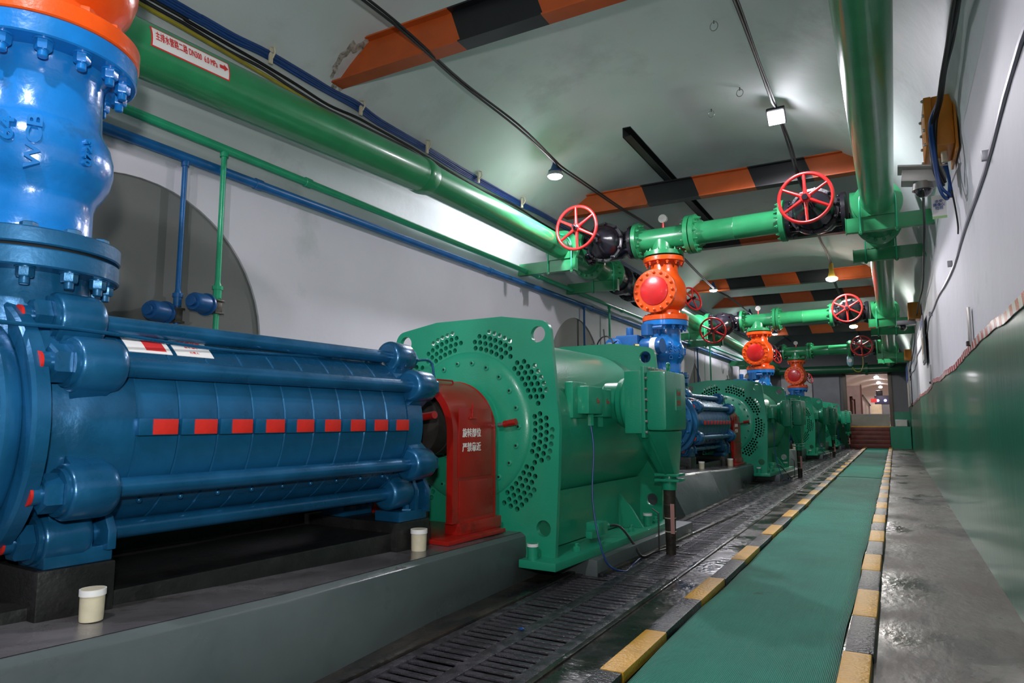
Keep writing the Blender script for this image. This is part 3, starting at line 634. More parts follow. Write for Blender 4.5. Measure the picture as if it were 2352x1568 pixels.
part('foot_rail', MB().b2((MX + .50, 3.86, .10), (MX + .76, 6.02, .15)), MGREEN, t, bevel=.006); part('foot_rail', MB().b2((MX - .76, 3.97, .10), (MX - .50, 6.02, .15)), MGREEN, t, bevel=.006)
part('side_skirt', MB().b2((MX + .47, 4.03, .15), (MX + .49, 5.93, .52)), MGREEN, t)
p = part('gusset', MB().prism([(MX + .49, .15), (MX + .70, .15), (MX + .60, .30), (MX + .49, .42)], (0, 5.45, 0), (1, 0, 0), (0, 0, 1), (0, .02, 0)), MGREEN, t)
bolts('foot_bolt', [(MX + .68, 4.3, .15), (MX + .68, 5.78, .15), (MX + .68, 5.25, .15)], (0, 0, 1), .024, .03, MGREEN, t)
p = part('heater_box', MB().box((MX + .62, 4.75, .235), (.10, .16, .09)).box((MX + .64, 4.62, .21), (.05, .10, .05)), MGREEN, t, bevel=.008)
part('gland', MB().cyl((MX + .62, 4.83, .235), (MX + .62, 4.93, .23), .022, 12), MGREEN, p)
# sensor boxes on the flank
p = part('sensor_box', MB().b2((MX + .60, 4.30, 1.02), (MX + .665, 4.52, 1.27)), MGREEN, t, bevel=.012)
part('lid', MB().b2((MX + .66, 4.37, 1.05), (MX + .75, 4.60, 1.24)), MGREEN, p, bevel=.010)
part('gland', MB().cyl((MX + .70, 4.50, 1.06), (MX + .70, 4.50, .97), .022, 6), MGREEN, p); text('lettering', 'Ex', .05, (MX + .752, 4.52, 1.14), (0, 1, 0), (0, 0, 1), DRED, p, ext=.0006)
p = part('sensor_box', MB().b2((MX + .61, 4.64, 1.03), (MX + .73, 4.80, 1.23)), MGREEN, t, bevel=.010)
part('gland', MB().cyl((MX + .68, 4.70, 1.04), (MX + .68, 4.70, .96), .022, 6), MGREEN, p); text('lettering', 'Ex', .05, (MX + .732, 4.73, 1.14), (0, 1, 0), (0, 0, 1), DRED, p, ext=.0006)
# terminal box on its neck
TY = 5.10
p = part('terminal_box', MB().lathe((0, TY + .02, 1.14), (1, 0, 0), [(MX + .55, .16), (.72, .16), (.73, .19), (.78, .20), (.80, .235), (.85, .235)], 40).b2((.84, TY - .235, .91), (.975, TY + .235, 1.37)), MGREEN, t, bevel=.012)
part('box_flange', MB().b2((.975, TY - .25, .88), (1.005, TY + .25, 1.40)), MGREEN, p, bevel=.008)
part('box_cover', MB().b2((1.005, TY - .235, .93), (1.16, TY + .235, 1.365)), MGREEN, p, bevel=.035)
part('lifting_eye', MB().torus((1.10, TY - .0, 1.405), (1, 0, 0), .026, .009, 18, 8).cyl((1.10, TY, 1.36), (1.10, TY, 1.382), .014, 10), MGREEN, p)
mb = MB()
def frus(a, b, z0, z1):
    V = [(a[0], a[1], z0), (a[2], a[1], z0), (a[2], a[3], z0), (a[0], a[3], z0), (b[0], b[1], z1), (b[2], b[1], z1), (b[2], b[3], z1), (b[0], b[3], z1)]
    return V, [(0, 1, 2, 3), (7, 6, 5, 4), (0, 4, 5, 1), (1, 5, 6, 2), (2, 6, 7, 3), (3, 7, 4, 0)]
part('cable_cone', MB().add(*frus((.90, TY - .21, 1.13, TY + .21), (.955, TY + .125, 1.085, TY + .255), .93, .60)), MGREEN, p, bevel=.02)
part('cone_seam', MB().add(*frus((.985, TY - .225, 1.012, TY + .22), (1.01, TY + .105, 1.03, TY + .27), .93, .60)), MGREEN, p, bevel=.004)
part('gland_flange', MB().b2((.93, TY + .11, .585), (1.12, TY + .27, .605)).b2((.93, TY + .11, .545), (1.12, TY + .27, .565)).cyl((1.02, TY + .19, .48), (1.02, TY + .19, .60), .055, 20), MGREEN, p, bevel=.003)
bp = [(1.005, TY - .242 , .93 + .085 * i) for i in range(6)]
bolts('box_bolt', bp, (0, -1, 0), .011, .010, STEEL, p, stud=0) if False else part('box_bolts', (lambda mb: [mb.cyl((1.005, TY - .238 , z), (1.022, TY - .238, z), .011, 8) for z in [.92 + .078 * i for i in range(6)]] and [mb.cyl((1.005, TY - .16 + .08 * i, 1.388), (1.022, TY - .16 + .08 * i, 1.388), .010, 8) for i in range(5)] and mb)(MB()), STEEL, p, kind='stuff')
pl = part('cover_plate', MB().b2((1.16, TY - .03, 1.08), (1.166, TY + .08, 1.24)), MGREEN, p)
pl.parent = t
pl['label'] = 'small green plate lettered in red'
text('lettering', 'Exd', .055, (1.1675, TY + .025, 1.205), (0, 1, 0), (0, 0, 1), DRED, pl, ext=.0006); text('lettering', '禁开', .045, (1.1675, TY + .025, 1.13), (0, 1, 0), (0, 0, 1), DRED, pl, ext=.0006)
# labels
lb = curved_label('warning_label', .646, math.radians(50), math.radians(64), 4.18, 4.36, YLAB, t, zc=MZ, xc=MX, label='yellow warning label with red lettering')
text('lettering', '危险', .07, (MX + .649 * math.cos(1.0), 4.27, MZ + .649 * math.sin(1.0)), (0, 1, 0), (-math.sin(1.0), 0, math.cos(1.0)), PRINT, lb)
lb = curved_label('name_card', .648, math.radians(26), math.radians(40), 4.06, 4.16, PAPER, t, zc=MZ, xc=MX, label='white card with small print')
for k in range(4):
    a = math.radians(37.5 - 2.9 * k); text('lettering', ('设备管理牌', '名称 电动机', '型号 规格', '负责人')[k], .016, (MX + .6515 * math.cos(a), 4.105, MZ + .6515 * math.sin(a)), (0, 1, 0), (-math.sin(a), 0, math.cos(a)), PRINT if k == 0 else KPRINT, lb, ext=.0003)
# --- cable riser from the terminal box into the grating
t = thing('cable_riser', (1.02, TY + .19, 0), 'dark rusty cable riser with a pink marker strip below the terminal box', 'pipe', 'cable risers at the motors'); roots.append((t, 'dark rusty cable riser below the terminal box of the motor {}'))
part('pipe', MB().cyl((1.02, TY + .19, -.13), (1.02, TY + .19, .48), .034, 20, .046), RUST, t)
part('marker', MB().b2((1.04, TY + .137, .16), (1.07, TY + .144, .38)), PINK, t, label='pink marker strip')
for z in (.17, .27, .37): part('tie', MB().torus((1.02, TY + .19, z), (0, 0, 1), .040, .004, 20, 6), CREAM, t)
# sensor cable
t = thing('sensor_cable', (.74, 4.5, .9), 'thin blue cable dropping from the sensor box to the floor', 'cable', 'sensor cables'); roots.append((t, 'thin blue cable dropping from the sensor box of the motor {}'))
part('cable', MB().tube(cr([(.74, 4.50, .98), (.76, 4.50, .8), (.765, 4.46, .5), (.82, 4.42, .25), (.88, 4.44, .06), (.95, 4.55, -.0), (.93, 4.72, .0), (.90, 4.95, .01), (.88, 5.1, .0)], 5), .006, 8), CABB, t)
t = thing('heater_cable', (.66, 4.9, .2), 'black cable looping from the motor foot to the drain edge', 'cable', 'heater cables'); roots.append((t, 'black cable looping from the foot of the motor {}'))
part('cable', MB().tube(cr([(.66, 4.92, .23), (.74, 4.98, .22), (.84, 5.0, .10), (.90, 5.0, .02), (.92, 5.2, .02), (.95, 5.45, .015), (.97, 5.6, .01)], 5), .009, 8), CABK, t)
t = thing('floor_rod', (.93, 5.2, 0), 'thin dark rod standing upright behind the cable riser', 'rod', 'thin floor rods'); roots.append((t, 'thin dark rod standing upright by the motor {}'))
part('rod', MB().tube([(.93, 5.28, 0), (.93, 5.28, .30), (.88, 5.28, .33)], .006, 8), CABK, t)
# cups
def cup(base, r, h, label, body=None, grp='white capped cups', cat='cup'):
    t = thing('capped_cup', base, label, cat, grp)
    x, y, z = base
    part('body', MB().lathe((x, y, 0), (0, 0, 1), [(z, r * .93), (z + h * .1, r * .96), (z + h, r)], 28), body or CREAM, t)
    part('rim', MB().lathe((x, y, 0), (0, 0, 1), [(z + h * .80, r * 1.07), (z + h, r * 1.07), (z + h, r * .93), (z + h * .93, r * .90)], 28), WHITE, t)
    return t
c1 = cup((.42, 1.38, .355), .037, .10, 'stained cream cup with a white rim beside the near pump foot'); roots.append((c1, 'cream cup at the near foot of the pump {}'))
c2 = cup((.355, 3.12, .30), .043, .115, 'cream cup with a white rim on the plinth below the rear pump foot'); roots.append((c2, 'cream cup at the rear foot of the pump {}'))
c3 = cup((.61, 3.915, .15), .034, .095, 'green cup with a white cap at the motor front toe', MGREEN, 'green cups at the motors'); c3.location.y -= .0; roots.append((c3, 'green capped cup at the front toe of motor {}'))
c4 = cup((.72, 5.60, .15), .034, .10, 'green cup with a white cap at the rear foot of the near motor', MGREEN, 'green cups at the motors'); roots.append((c4, 'green capped cup at the rear foot of motor {}'))
# --- blue gate valve over the pump outlet
VY = 1.28; up = (0, 0, 1)
t = thing('blue_gate_valve', (0, VY, 1.515), 'glossy blue cast gate valve bolted between flanges above the pump', 'valve', 'blue gate valves'); roots.append((t, 'glossy blue gate valve above the pump {}')); bgv = t
o0 = (0, VY, 0)
part('lower_flange', MB().lathe(o0, up, [(1.515, .12), (1.515, .295), (1.52, .30), (1.575, .30), (1.58, .295), (1.58, .12)], 64), BLUE, t)
part('gasket', MB().lathe(o0, up, [(1.575, .27), (1.595, .27)], 48), DARK, t)
part('mating_flange', MB().lathe(o0, up, [(1.592, .12), (1.592, .295), (1.597, .30), (1.645, .30), (1.65, .295), (1.655, .20)], 64), BLUE, t)
part('body', MB().lathe(o0, up, [(1.645, .225), (1.655, .21), (1.68, .20), (1.79, .198), (1.82, .206), (1.85, .226), (1.89, .246), (1.94, .256), (1.99, .254), (2.04, .240), (2.075, .22), (2.10, .209), (2.18, .205), (2.28, .203), (2.31, .215), (2.32, .23)], 64), VBLUE, t)
part('upper_flange', MB().lathe(o0, up, [(2.315, .12), (2.315, .31), (2.32, .315), (2.385, .315), (2.39, .31), (2.39, .12)], 64), VBLUE, t)
bl = circ(o0, up, .255, 12, .13)
bolts('bolt', [(p.x, p.y, 1.516) for p in bl], (0, 0, -1), .027, .035, BLUE, t)
bolts('bolt_head', [(p.x, p.y, 1.65) for p in bl], (0, 0, 1), .027, .02, BLUE, t, stud=0)
bl = circ(o0, up, .268, 14, .05)
bolts('bolt', [(p.x, p.y, 2.315) for p in bl], (0, 0, -1), .028, .036, VBLUE, t)
# cast lettering, running up the swelling on the camera side
def cast_text(body, size, az, z0, r):
    n = Vector((math.cos(az), math.sin(az), 0)); uu = Vector((0, 0, 1)); vv = Vector((math.sin(az), -math.cos(az), 0))
    text('cast_lettering', body, size, (n.x * r, VY + n.y * r, z0), uu, vv, VBLUE, t, ext=.012, label='raised cast lettering', bold=.0015, sx=1.35)
az0 = math.radians(-35)
cast_text('WCB', .062, az0 + .20, 1.955, .250); cast_text('64', .062, az0 - .10, 1.985, .254); cast_text('DN250', .062, az0 - .38, 1.965, .254); cast_text('0723', .038, az0 + .85, 1.965, .256)
# electric actuator hung on the side of the valve
an = (-.34, VY - .33)
bon = part('bonnet', MB().lathe((0, VY, 1.95), (-.7, -.4, 0), [(.16, .20), (.24, .20), (.24, .25), (.30, .25), (.30, .17), (.36, .15)], 32), BLUE, t)
a_ = part('actuator', MB().b2((-.50, VY - .62, 1.78), (-.18, VY - .36, 2.16)).cyl((-.34, VY - .49, 2.14), (-.34, VY - .49, 2.28), .05, 20), ABLUE, t, bevel=.02, label='electric actuator')
part('gearcase', MB().lathe((-.52, VY - .60, 1.98), (-.35, -.94, 0), [(0, .15), (.06, .15), (.08, .13), (.10, .125)], 28), ABLUE, a_)
part('dial', MB().lathe((-.555, VY - .695, 1.98), (-.35, -.94, 0), [(0, .085), (.015, .085)], 24), SILVER, a_)
part('motor_case', MB().lathe((-.16, VY - .50, 2.0), (1, -.12, 0), [(0, .10), (.03, .115), (.24, .115), (.26, .10), (.30, .10), (.30, .06)], 28), ABLUE, a_)
part('white_label', MB().lathe((-.16, VY - .50, 2.0), (1, -.12, 0), [(.16, .1165), (.24, .1165)], 28, cap=False), PAPER, a_)
part('switch_box', MB().cyl((-.08, VY - .50, 2.15), (-.08, VY - .50, 2.30), .085, 20).cyl((-.02, VY - .50, 2.25), (.14, VY - .52, 2.25), .03, 10), ABLUE, a_)
part('gland', MB().cyl((-.17, VY - .62, 2.0), (-.21, VY - .66, 2.0), .035, 12), BRASS, a_)
hw = part('handwheel', MB().torus((-.585, VY - .77, 1.98), (-.35, -.94, 0), .165, .010, 40, 8), CABK, t, label='black handwheel of the actuator')
xx, yy, zz = frame((-.35, -.94, 0)); hc = Vector((-.585, VY - .77, 1.98))
for k in range(5):
    a = 2 * PI * k / 5 + .3; dv = xx * math.cos(a) + yy * math.sin(a); part('spoke', MB().cyl(hc + dv * .03, hc + dv * .26 + zz * .03, .009, 8), CABK, hw)
part('hub', MB().cyl(hc - zz * .06, hc + zz * .01, .035, 16), CABK, hw)
part('drain_cock', MB().cyl((-.15, VY - .42, 1.70), (-.15, VY - .42, 1.80), .03, 8).cyl((-.15, VY - .42, 1.66), (-.15, VY - .42, 1.70), .045, 8), ABLUE, t)
# --- orange check valve above it
t = thing('orange_check_valve', (0, VY, 2.39), 'orange cast check valve above the blue valve', 'valve', 'orange check valves'); roots.append((t, 'orange cast check valve with a red bolted cover above the pump {}')); ocv = t
part('lower_flange', MB().lathe(o0, up, [(2.39, .12), (2.39, .315), (2.395, .32), (2.455, .32), (2.46, .315), (2.47, .22)], 64), ORANGE, t)
bl = circ(o0, up, .268, 14, .05)
bolts('bolt_head', [(p.x, p.y, 2.46) for p in bl], up, .028, .03, ORANGE, t, stud=0)
part('body', MB().lathe(o0, up, [(2.46, .22), (2.49, .205), (2.54, .205), (2.57, .24), (2.61, .28), (2.68, .30), (2.78, .305), (2.86, .30), (2.94, .275), (3.00, .24), (3.05, .205), (3.12, .19), (3.22, .19), (3.24, .21)], 64), ORANGE, t)
cn = Vector((-.02, -1, 0)); cx, cy_, cz = frame(cn); cc = Vector((-.03, VY, 2.79))
cv = part('cover', MB().lathe(cc, cn, [(.18, .235), (.28, .235), (.28, .30), (.285, .305), (.33, .305), (.335, .30), (.335, .12)], 56), ORANGE, t)
part('red_disc', MB().lathe(cc, cn, [(.335, .205), (.345, .20), (.362, .15), (.37, .08), (.372, .01)], 48), RED, cv, label='glossy red cover disc')
bolts('cover_bolt', [p for p in circ(cc + cn * .335, cn, .262, 16)], tuple(cn), .022, .022, ORANGE, cv, stud=.5)
part('upper_flange', MB().lathe(o0, up, [(3.235, .12), (3.235, .285), (3.24, .29), (3.295, .29), (3.30, .285), (3.30, .12)], 56), ORANGE, t)
bolts('bolt', [(p.x, p.y, 3.235) for p in circ(o0, up, .248, 12)], (0, 0, -1), .024, .03, ORANGE, t)
# small red bypass wheel behind
hw = part('bypass_wheel', MB().torus((.34, VY + .18, 2.72), (.8, -.35, .25), .17, .013, 40, 8), RED, t, label='small red handwheel at the side')
xx, yy, zz = frame((.8, -.35, .25)); hc = Vector((.34, VY + .18, 2.72))
for k in range(5):
    a = 2 * PI * k / 5; dv = xx * math.cos(a) + yy * math.sin(a); part('spoke', MB().cyl(hc + dv * .02, hc + dv * .165, .010, 8), RED, hw)
part('stem', MB().cyl((.12, VY + .27, 2.66), hc + zz * .05, .02, 10), BLACK, hw)
# --- header pipe unit (in unit frame, above): tee, crossing pipe, two black gate valves
HZ = 3.60; HY = VY
def hz(x): return HZ
t = thing('tee_pipe', (0, HY, 3.32), 'green flanged tee above the orange valve', 'pipe', 'green tees over the orange valves'); roots.append((t, 'green flanged tee above the orange valve {}'))
part('gasket', MB().lathe(o0, up, [(3.30, .25), (3.325, .25)], 40), DARK, t)
part('branch', MB().lathe(o0, up, [(3.325, .12), (3.325, .28), (3.385, .28), (3.39, .17), (3.42, .16), (3.56, .155)], 48), GREEN, t)
bolts('bolt', [(p.x, p.y, 3.385) for p in circ(o0, up, .24, 12)], up, .02, .025, GREEN, t)
part('run', MB().lathe((0, HY, HZ), (1, 0, 0), [(-.40, .12), (-.40, .27), (-.34, .27), (-.34, .175), (-.30, .155), (.32, .155), (.36, .175), (.36, .27), (.42, .27), (.42, .12)], 48), GREEN, t)
bolts('bolt', circ((-.34, HY, HZ), (1, 0, 0), .228, 12), (1, 0, 0), .02, .03, GREEN, t); bolts('bolt', circ((.36, HY, HZ), (1, 0, 0), .228, 12), (-1, 0, 0), .02, .03, GREEN, t)
g = part('gauge_stem', MB().cyl((.0, HY, HZ + .14), (.0, HY, HZ + .23), .018, 10), RED, t); part('gauge', MB().lathe((0, HY - .02, HZ + .29), (0, 1, 0), [(0, .062), (.05, .062)], 24), SILVER, g)
t = thing('header_pipe', (1.1, HY, HZ), 'green flanged pipe crossing overhead from the tee to the black valve', 'pipe', 'green crossing pipes overhead'); roots.append((t, 'green flanged crossing pipe overhead of the pump {}'))
part('pipe', MB().lathe((0, HY, HZ), (1, 0, 0), [(.435, .12), (.435, .27), (.495, .27), (.495, .175), (.53, .155), (1.0, .155), (1.01, .159), (1.02, .155), (1.57, .155), (1.60, .175), (1.60, .27), (1.66, .27), (1.66, .12)], 48), GREEN, t)
bolts('bolt', circ((.495, HY, HZ), (1, 0, 0), .228, 12), (1, 0, 0), .02, .03, GREEN, t); bolts('bolt', circ((1.60, HY, HZ), (1, 0, 0), .228, 12), (-1, 0, 0), .02, .03, GREEN, t)
def wheel_valve(name, x0, x1, label, lab2, wy, grp, rw=.315):
    xm = (x0 + x1) / 2; h = (x1 - x0) / 2
    t = thing(name, (xm, HY, HZ), label, 'valve', grp); roots.append((t, lab2))
    part('body', MB().lathe((xm, HY, HZ), (1, 0, 0), [(-h, .12), (-h, .25), (-h + .05, .25), (-h + .05, .16), (-h * .6, .165), (-h * .45, .21), (0, .235), (h * .45, .21), (h * .6, .165), (h - .05, .16), (h - .05, .25), (h, .25), (h, .12)], 40), BLACK, t)
    part('bonnet', MB().lathe((xm, HY, HZ), (0, -1, 0), [(.1, .23), (.20, .25), (.20, .29), (.26, .29), (.26, .25), (.34, .235), (.42, .18), (.48, .10), (.56, .07)], 40), BLACK, t)
    bolts('bolt', circ((xm, HY - .26, HZ), (0, -1, 0), .27, 10, .2), (0, -1, 0), .024, .03, BLACK, t)
    bolts('flange_bolt', circ((xm - h + .05, HY, HZ), (1, 0, 0), .215, 10), (1, 0, 0), .02, .03, BLACK, t); bolts('flange_bolt', circ((xm + h - .05, HY, HZ), (1, 0, 0), .215, 10), (-1, 0, 0), .02, .03, BLACK, t)
    part('yoke', MB().cyl((xm - .06, HY - .42, HZ), (xm - .05, HY - wy + .04, HZ), .02, 10).cyl((xm + .06, HY - .42, HZ), (xm + .05, HY - wy + .04, HZ), .02, 10), BLACK, t)
    c = Vector((xm, HY - wy, HZ)); wh = part('handwheel', MB().torus(c, (0, -1, 0), rw - .02, .021, 56, 10), RED, t, label='red six spoked handwheel')
    for k in range(6):
        a = 2 * PI * k / 6 + PI / 2 + .03; dv = Vector((math.cos(a), 0, math.sin(a)))
        part('spoke', MB().tube([c + dv * .03, c + dv * (rw * .5), c + dv * (rw - .03)], [.026, .019, .017], 10), RED, wh)
    part('hub', MB().lathe(c, (0, -1, 0), [(-.03, .06), (.02, .06), (.03, .05)], 24), RED, wh)
    part('stem', MB().cyl(c + Vector((0, .5, 0)), c + Vector((0, -.03, 0)), .022, 12).cyl(c + Vector((0, -.02, 0)), c + Vector((0, -.06, 0)), .038, 6), BLACK, wh)
    return t
wheel_valve('black_gate_valve', 1.68, 2.38, 'black gate valve with red handwheel beside the wall side main pipe', 'black gate valve with red handwheel by the right main pipe, header {}', .85, 'black gate valves on the wall side')
wvl = wheel_valve('black_gate_valve', -1.20, -.42, 'black gate valve with red handwheel between the tee and the window side main pipe', 'black gate valve with red handwheel by the left main pipe, header {}', 1.15, 'black gate valves on the machine side')
part('long_stem', MB().cyl((-.81, HY - 1.15, HZ), (-.81, HY - 1.27, HZ), .018, 10), BLACK, wvl)
# --- copies of all unit things along the row
hdr = ('tee_pipe', 'header_pipe', 'black_gate_valve', 'orange_check_valve', 'blue_gate_valve')
far_only = ('tee_pipe', 'header_pipe', 'black_gate_valve')
for o, lab in roots:
    for k in range(1, 4):
        nm = o.name.split('.')[0]
        if k == 3 and nm in ('capped_cup', 'floor_rod', 'heater_cable'): continue
        c = copy_tree(o, None, (0, OFFS[k], DROP[k] if nm in hdr else 0), lab.format(ORD[k]))
        if k == 2 and o is wvl: c.rotation_euler.x = .28      # this valve's stem leans down towards the walkway
for o, lab in roots:
    nm = o.name.split('.')[0]
    if nm == 'orange_check_valve': # no bypass wheel on the nearest valve
        for q in [o] + list(o.children_recursive):
            if q.name.startswith('bypass_wheel'):
                for z_ in [q] + list(q.children_recursive): bpy.data.objects.remove(z_)
                break
    if nm in far_only: # the crossing set over the nearest pump is outside the frame
        for q in [o] + list(o.children_recursive): bpy.data.objects.remove(q)
unit()
# the last motor in the row stands alone beyond the fourth set, none is visible past it
# ------------------------------------------------------------------ main pipes under the vault
TEE = [OFFS[k] + VY for k in (1, 2, 3)]
ORDW = ['first crossing pipe', 'second crossing pipe', 'third crossing pipe']
def pipe_y(name, x, z, r, y0, y1, label, grp, rings=()):
    t = thing(name, (x, y0, z), label, 'pipe', grp)
    prof = [(0, r * .6), (0, r)]
    for q in sorted(rings): prof += [(q - y0 - .04, r), (q - y0 - .03, r + .012), (q - y0 + .03, r + .012), (q - y0 + .04, r)]
    prof += [(y1 - y0, r), (y1 - y0, r * .6)]
    part('pipe', MB().lathe((x, y0, z), (0, 1, 0), prof, 56), GREEN, t); return t
TILT = math.atan(.042)
PXL, PZL, PXR, PZR = -4.10, 3.50, -.04, 3.55
def end_flange(t, x, z, y, sgn, r=.265, R0=.165, n=14):
    part('flange', MB().lathe((x, y, z), (0, sgn, 0), [(-.12, R0), (-.02, R0 + .03), (0, r), (.05, r), (.05, R0 * .7)], 48), GREEN, t)
    bolts('bolt', circ((x, y, z), (0, 1, 0), r - .045, n), (0, -sgn, 0), .022, .03, GREEN, t)
pl = pipe_y('main_pipe', PXL, PZL, .178, YN + .1, 5.45, 'thick green main pipe high on the left wall carrying a white sign', 'green main pipes')
pl.rotation_euler = (TILT, 0, 0); pl.location.z -= .042 * (5.45 - YN - .1)
pl2 = pipe_y('main_pipe', PXL, PZL, .163, 5.44, TEE[0] - .62, 'thinner green main pipe from the weld collar to the first left tee', 'green main pipes')
part('weld_collar', MB().lathe((PXL, 0, PZL), (0, 1, 0), [(5.37, .178), (5.38, .186), (5.46, .190), (5.55, .176), (5.56, .163)], 56), GREEN, pl2)
pr = pipe_y('main_pipe', PXR, PZR, .172, YN + .1, TEE[0] - .50, 'thick green main pipe overhead at the right, nearest the camera', 'green main pipes')
# sign on the left main pipe
sg = thing('pipe_sign', (PXL + .178, 2.75, PZL), 'white red-bordered pipe sign wrapped on the left green main pipe', 'sign')
def wrap(name, r, a0, a1, y0, y1, m, par, lab=None, th=.002): return curved_label(name, r, a0, a1, y0, y1, m, par, zc=PZL, xc=PXL, label=lab, th=th, n=8)
a0, a1 = math.radians(-14), math.radians(30); ys0, ys1 = 2.52, 3.10
wrap('red_border', .1785, a0, a1, ys0, ys1, PRINT, sg); wrap('white_panel', .1805, a0 + .05, a1 - .05, ys0 + .010, ys1 - .010, PAPER, sg, th=.001)
am = (a0 + a1) / 2 + .02; rr = .1825
text('lettering', '主排水管路二路 DN300  6.0 MPa', .064, (PXL + rr * math.cos(am) + .002, 2.77, PZL + rr * math.sin(am)), (0, 1, 0), (-math.sin(am), 0, math.cos(am)), PRINT, sg, ext=.0015, sx=.50)
arw = MB(); ar = [(3.015, -.008), (3.05, -.008), (3.05, -.02), (3.083, .004), (3.05, .028), (3.05, .016), (3.015, .016)]
arw.prism([(a, b) for a, b in ar], (PXL + (rr + .001) * math.cos(am), 0, PZL + (rr + .001) * math.sin(am)), (0, 1, 0), (-math.sin(am), 0, math.cos(am)), (.003 * math.cos(am), 0, .003 * math.sin(am)))
part('arrow', arw, PRINT, sg)
sg.rotation_euler = (TILT, 0, 0); sg.location.z -= .042 * (5.45 - 2.65); sg.location.y -= .11
for k, ty in enumerate(TEE):
    for side, x, z in (('left', PXL, PZL), ('right', PXR, PZR)):
        s_ = 1 if side == 'left' else -1
        zt = HZ
        t = thing('main_tee', (x, ty, z), 'green flanged tee on the %s main pipe at the %s' % (side, ORDW[k]), 'pipe', 'flanged tees of the main pipes')
        part('body', MB().lathe((x, ty, z), (0, 1, 0), [(-.46, .16), (-.40, .165), (-.25, .185), (0, .20), (.25, .185), (.40, .165), (.46, .16)], 48).lathe((x, ty, zt), (s_, 0, 0), [(0, .155), (.12 if side == 'left' else .20, .155)], 40), GREEN, t)
        x_f = (-4.02 + .11) if side == 'left' else -.375
        xe = x + s_ * (.13 if side == 'left' else .25)
        part('side_flange', MB().lathe((xe, ty, zt), (s_, 0, 0), [(-.03, .15), (-.03, .26), (.05, .26), (.05, .15)], 44), GREEN, t)
        bolts('bolt', circ((xe - s_ * .03, ty, zt), (1, 0, 0), .22, 12), (-s_, 0, 0), .02, .028, GREEN, t)
        end_flange(t, x, z, ty - .50, -1); end_flange(t, x, z, ty + .46, 1); t.location.z += DROP[k + 1]
    # pipe pieces beyond the tee
    yn = TEE[k + 1] - .50 if k < 2 else YF - .4
    slp = (DROP[k + 2] - DROP[k + 1]) / (TEE[k + 1] - TEE[k]) if k < 2 else -.01
    def settle(q): q.location.z += DROP[k + 1] + slp * (q.location.y - ty); q.rotation_euler = (math.atan(slp), 0, 0)
    if k == 0:
        t = pipe_y('main_pipe', PXL, PZL, .163, ty + .46, 10.70, 'short green main pipe piece ahead of the black bellows', 'green main pipes'); end_flange(t, PXL, PZL, 10.68, 1, .285, .165, 16); settle(t)
        t = thing('bellows', (PXL, 10.8, PZL), 'black flanged expansion piece in the left main pipe', 'bellows')
        part('body', MB().lathe((PXL, 10.75, PZL), (0, 1, 0), [(0, .15), (0, .27), (.06, .27), (.06, .19), (.45, .20), (.47, .26), (.53, .26), (.55, .20), (1.05, .20), (1.07, .27), (1.15, .27), (1.15, .21), (1.7, .21), (1.72, .28), (1.80, .28), (1.80, .2), (2.15, .19), (2.17, .27), (2.25, .27), (2.25, .15)], 40), BLACK, t)
        part('pale_band', MB().lathe((PXL, 12.2, PZL), (0, 1, 0), [(-.30, .213), (.20, .213)], 40, cap=False), SILVER, t, label='bare metal band')
        bolts('bolt', circ((PXL, 12.55, PZL), (0, 1, 0), .235, 12), (0, -1, 0), .024, .04, BLACK, t); bolts('bolt', circ((PXL, 11.8, PZL), (0, 1, 0), .235, 12), (0, -1, 0), .024, .04, BLACK, t)
        settle(t)
        t = pipe_y('main_pipe', PXL, PZL, .163, 13.0, yn, 'green main pipe on the left wall between the bellows and the second tee', 'green main pipes'); end_flange(t, PXL, PZL, 13.05, -1); settle(t)
    else:
        settle(pipe_y('main_pipe', PXL, PZL, .163, ty + .46, yn, 'green main pipe on the left wall beyond the %s' % ORDW[k], 'green main pipes'))
    t = pipe_y('main_pipe', PXR, PZR, .163, ty + .46, yn, 'green main pipe overhead at the right beyond the %s' % ORDW[k], 'green main pipes'); settle(t)
    # wall brackets: channel steel arms with U-bolts
    for j, dy in enumerate((-.62, 1.08)):
        for side, x, z in (('left', PXL, PZL), ('right', PXR, PZR)):
            xw, xe = (XL - .05, -3.86) if side == 'left' else (XR + .03, -.38)
            zt = z - .18; zb = zt - .17; y = ty + dy
            t = thing('pipe_bracket', (xw, y, zb), 'green channel steel bracket holding the %s main pipe, %s of the %s' % (side, 'ahead' if j == 0 else 'just beyond', ORDW[k]), 'bracket', 'green pipe brackets')
            xa, xb = min(xw, xe), max(xw, xe)
            part('channel', MB().b2((xa, y - .004, zb), (xb, y + .006, zt)).b2((xa, y, zt - .012), (xb, y + .07, zt)).b2((xa, y, zb), (xb, y + .07, zb + .012)).b2((xe - .004, y - .01, zb - .01), (xe + .004, y + .08, zt + .01)), GREEN, t)
            part('saddle', MB().b2((x - .17, y - .03, zt), (x + .17, y - .02, zt + .10)), GREEN, t)
            pts = [(x - .185, y - .02, zb - .04), (x - .185, y - .02, z)] + [(x - .185 * math.cos(a), y - .02, z + .185 * math.sin(a)) for a in [PI * i / 12 for i in range(1, 12)]] + [(x + .185, y - .02, z), (x + .185, y - .02, zb - .04)]
            part('u_bolt', MB().tube(pts, .010, 8), LGREEN, t)
            t.location.z += DROP[k + 1]
            for sx in (-1, 1): part('nut', MB().cyl((x + sx * .185, y - .02, zb - .03), (x + sx * .185, y - .02, zb), .022, 6), GREEN, t)
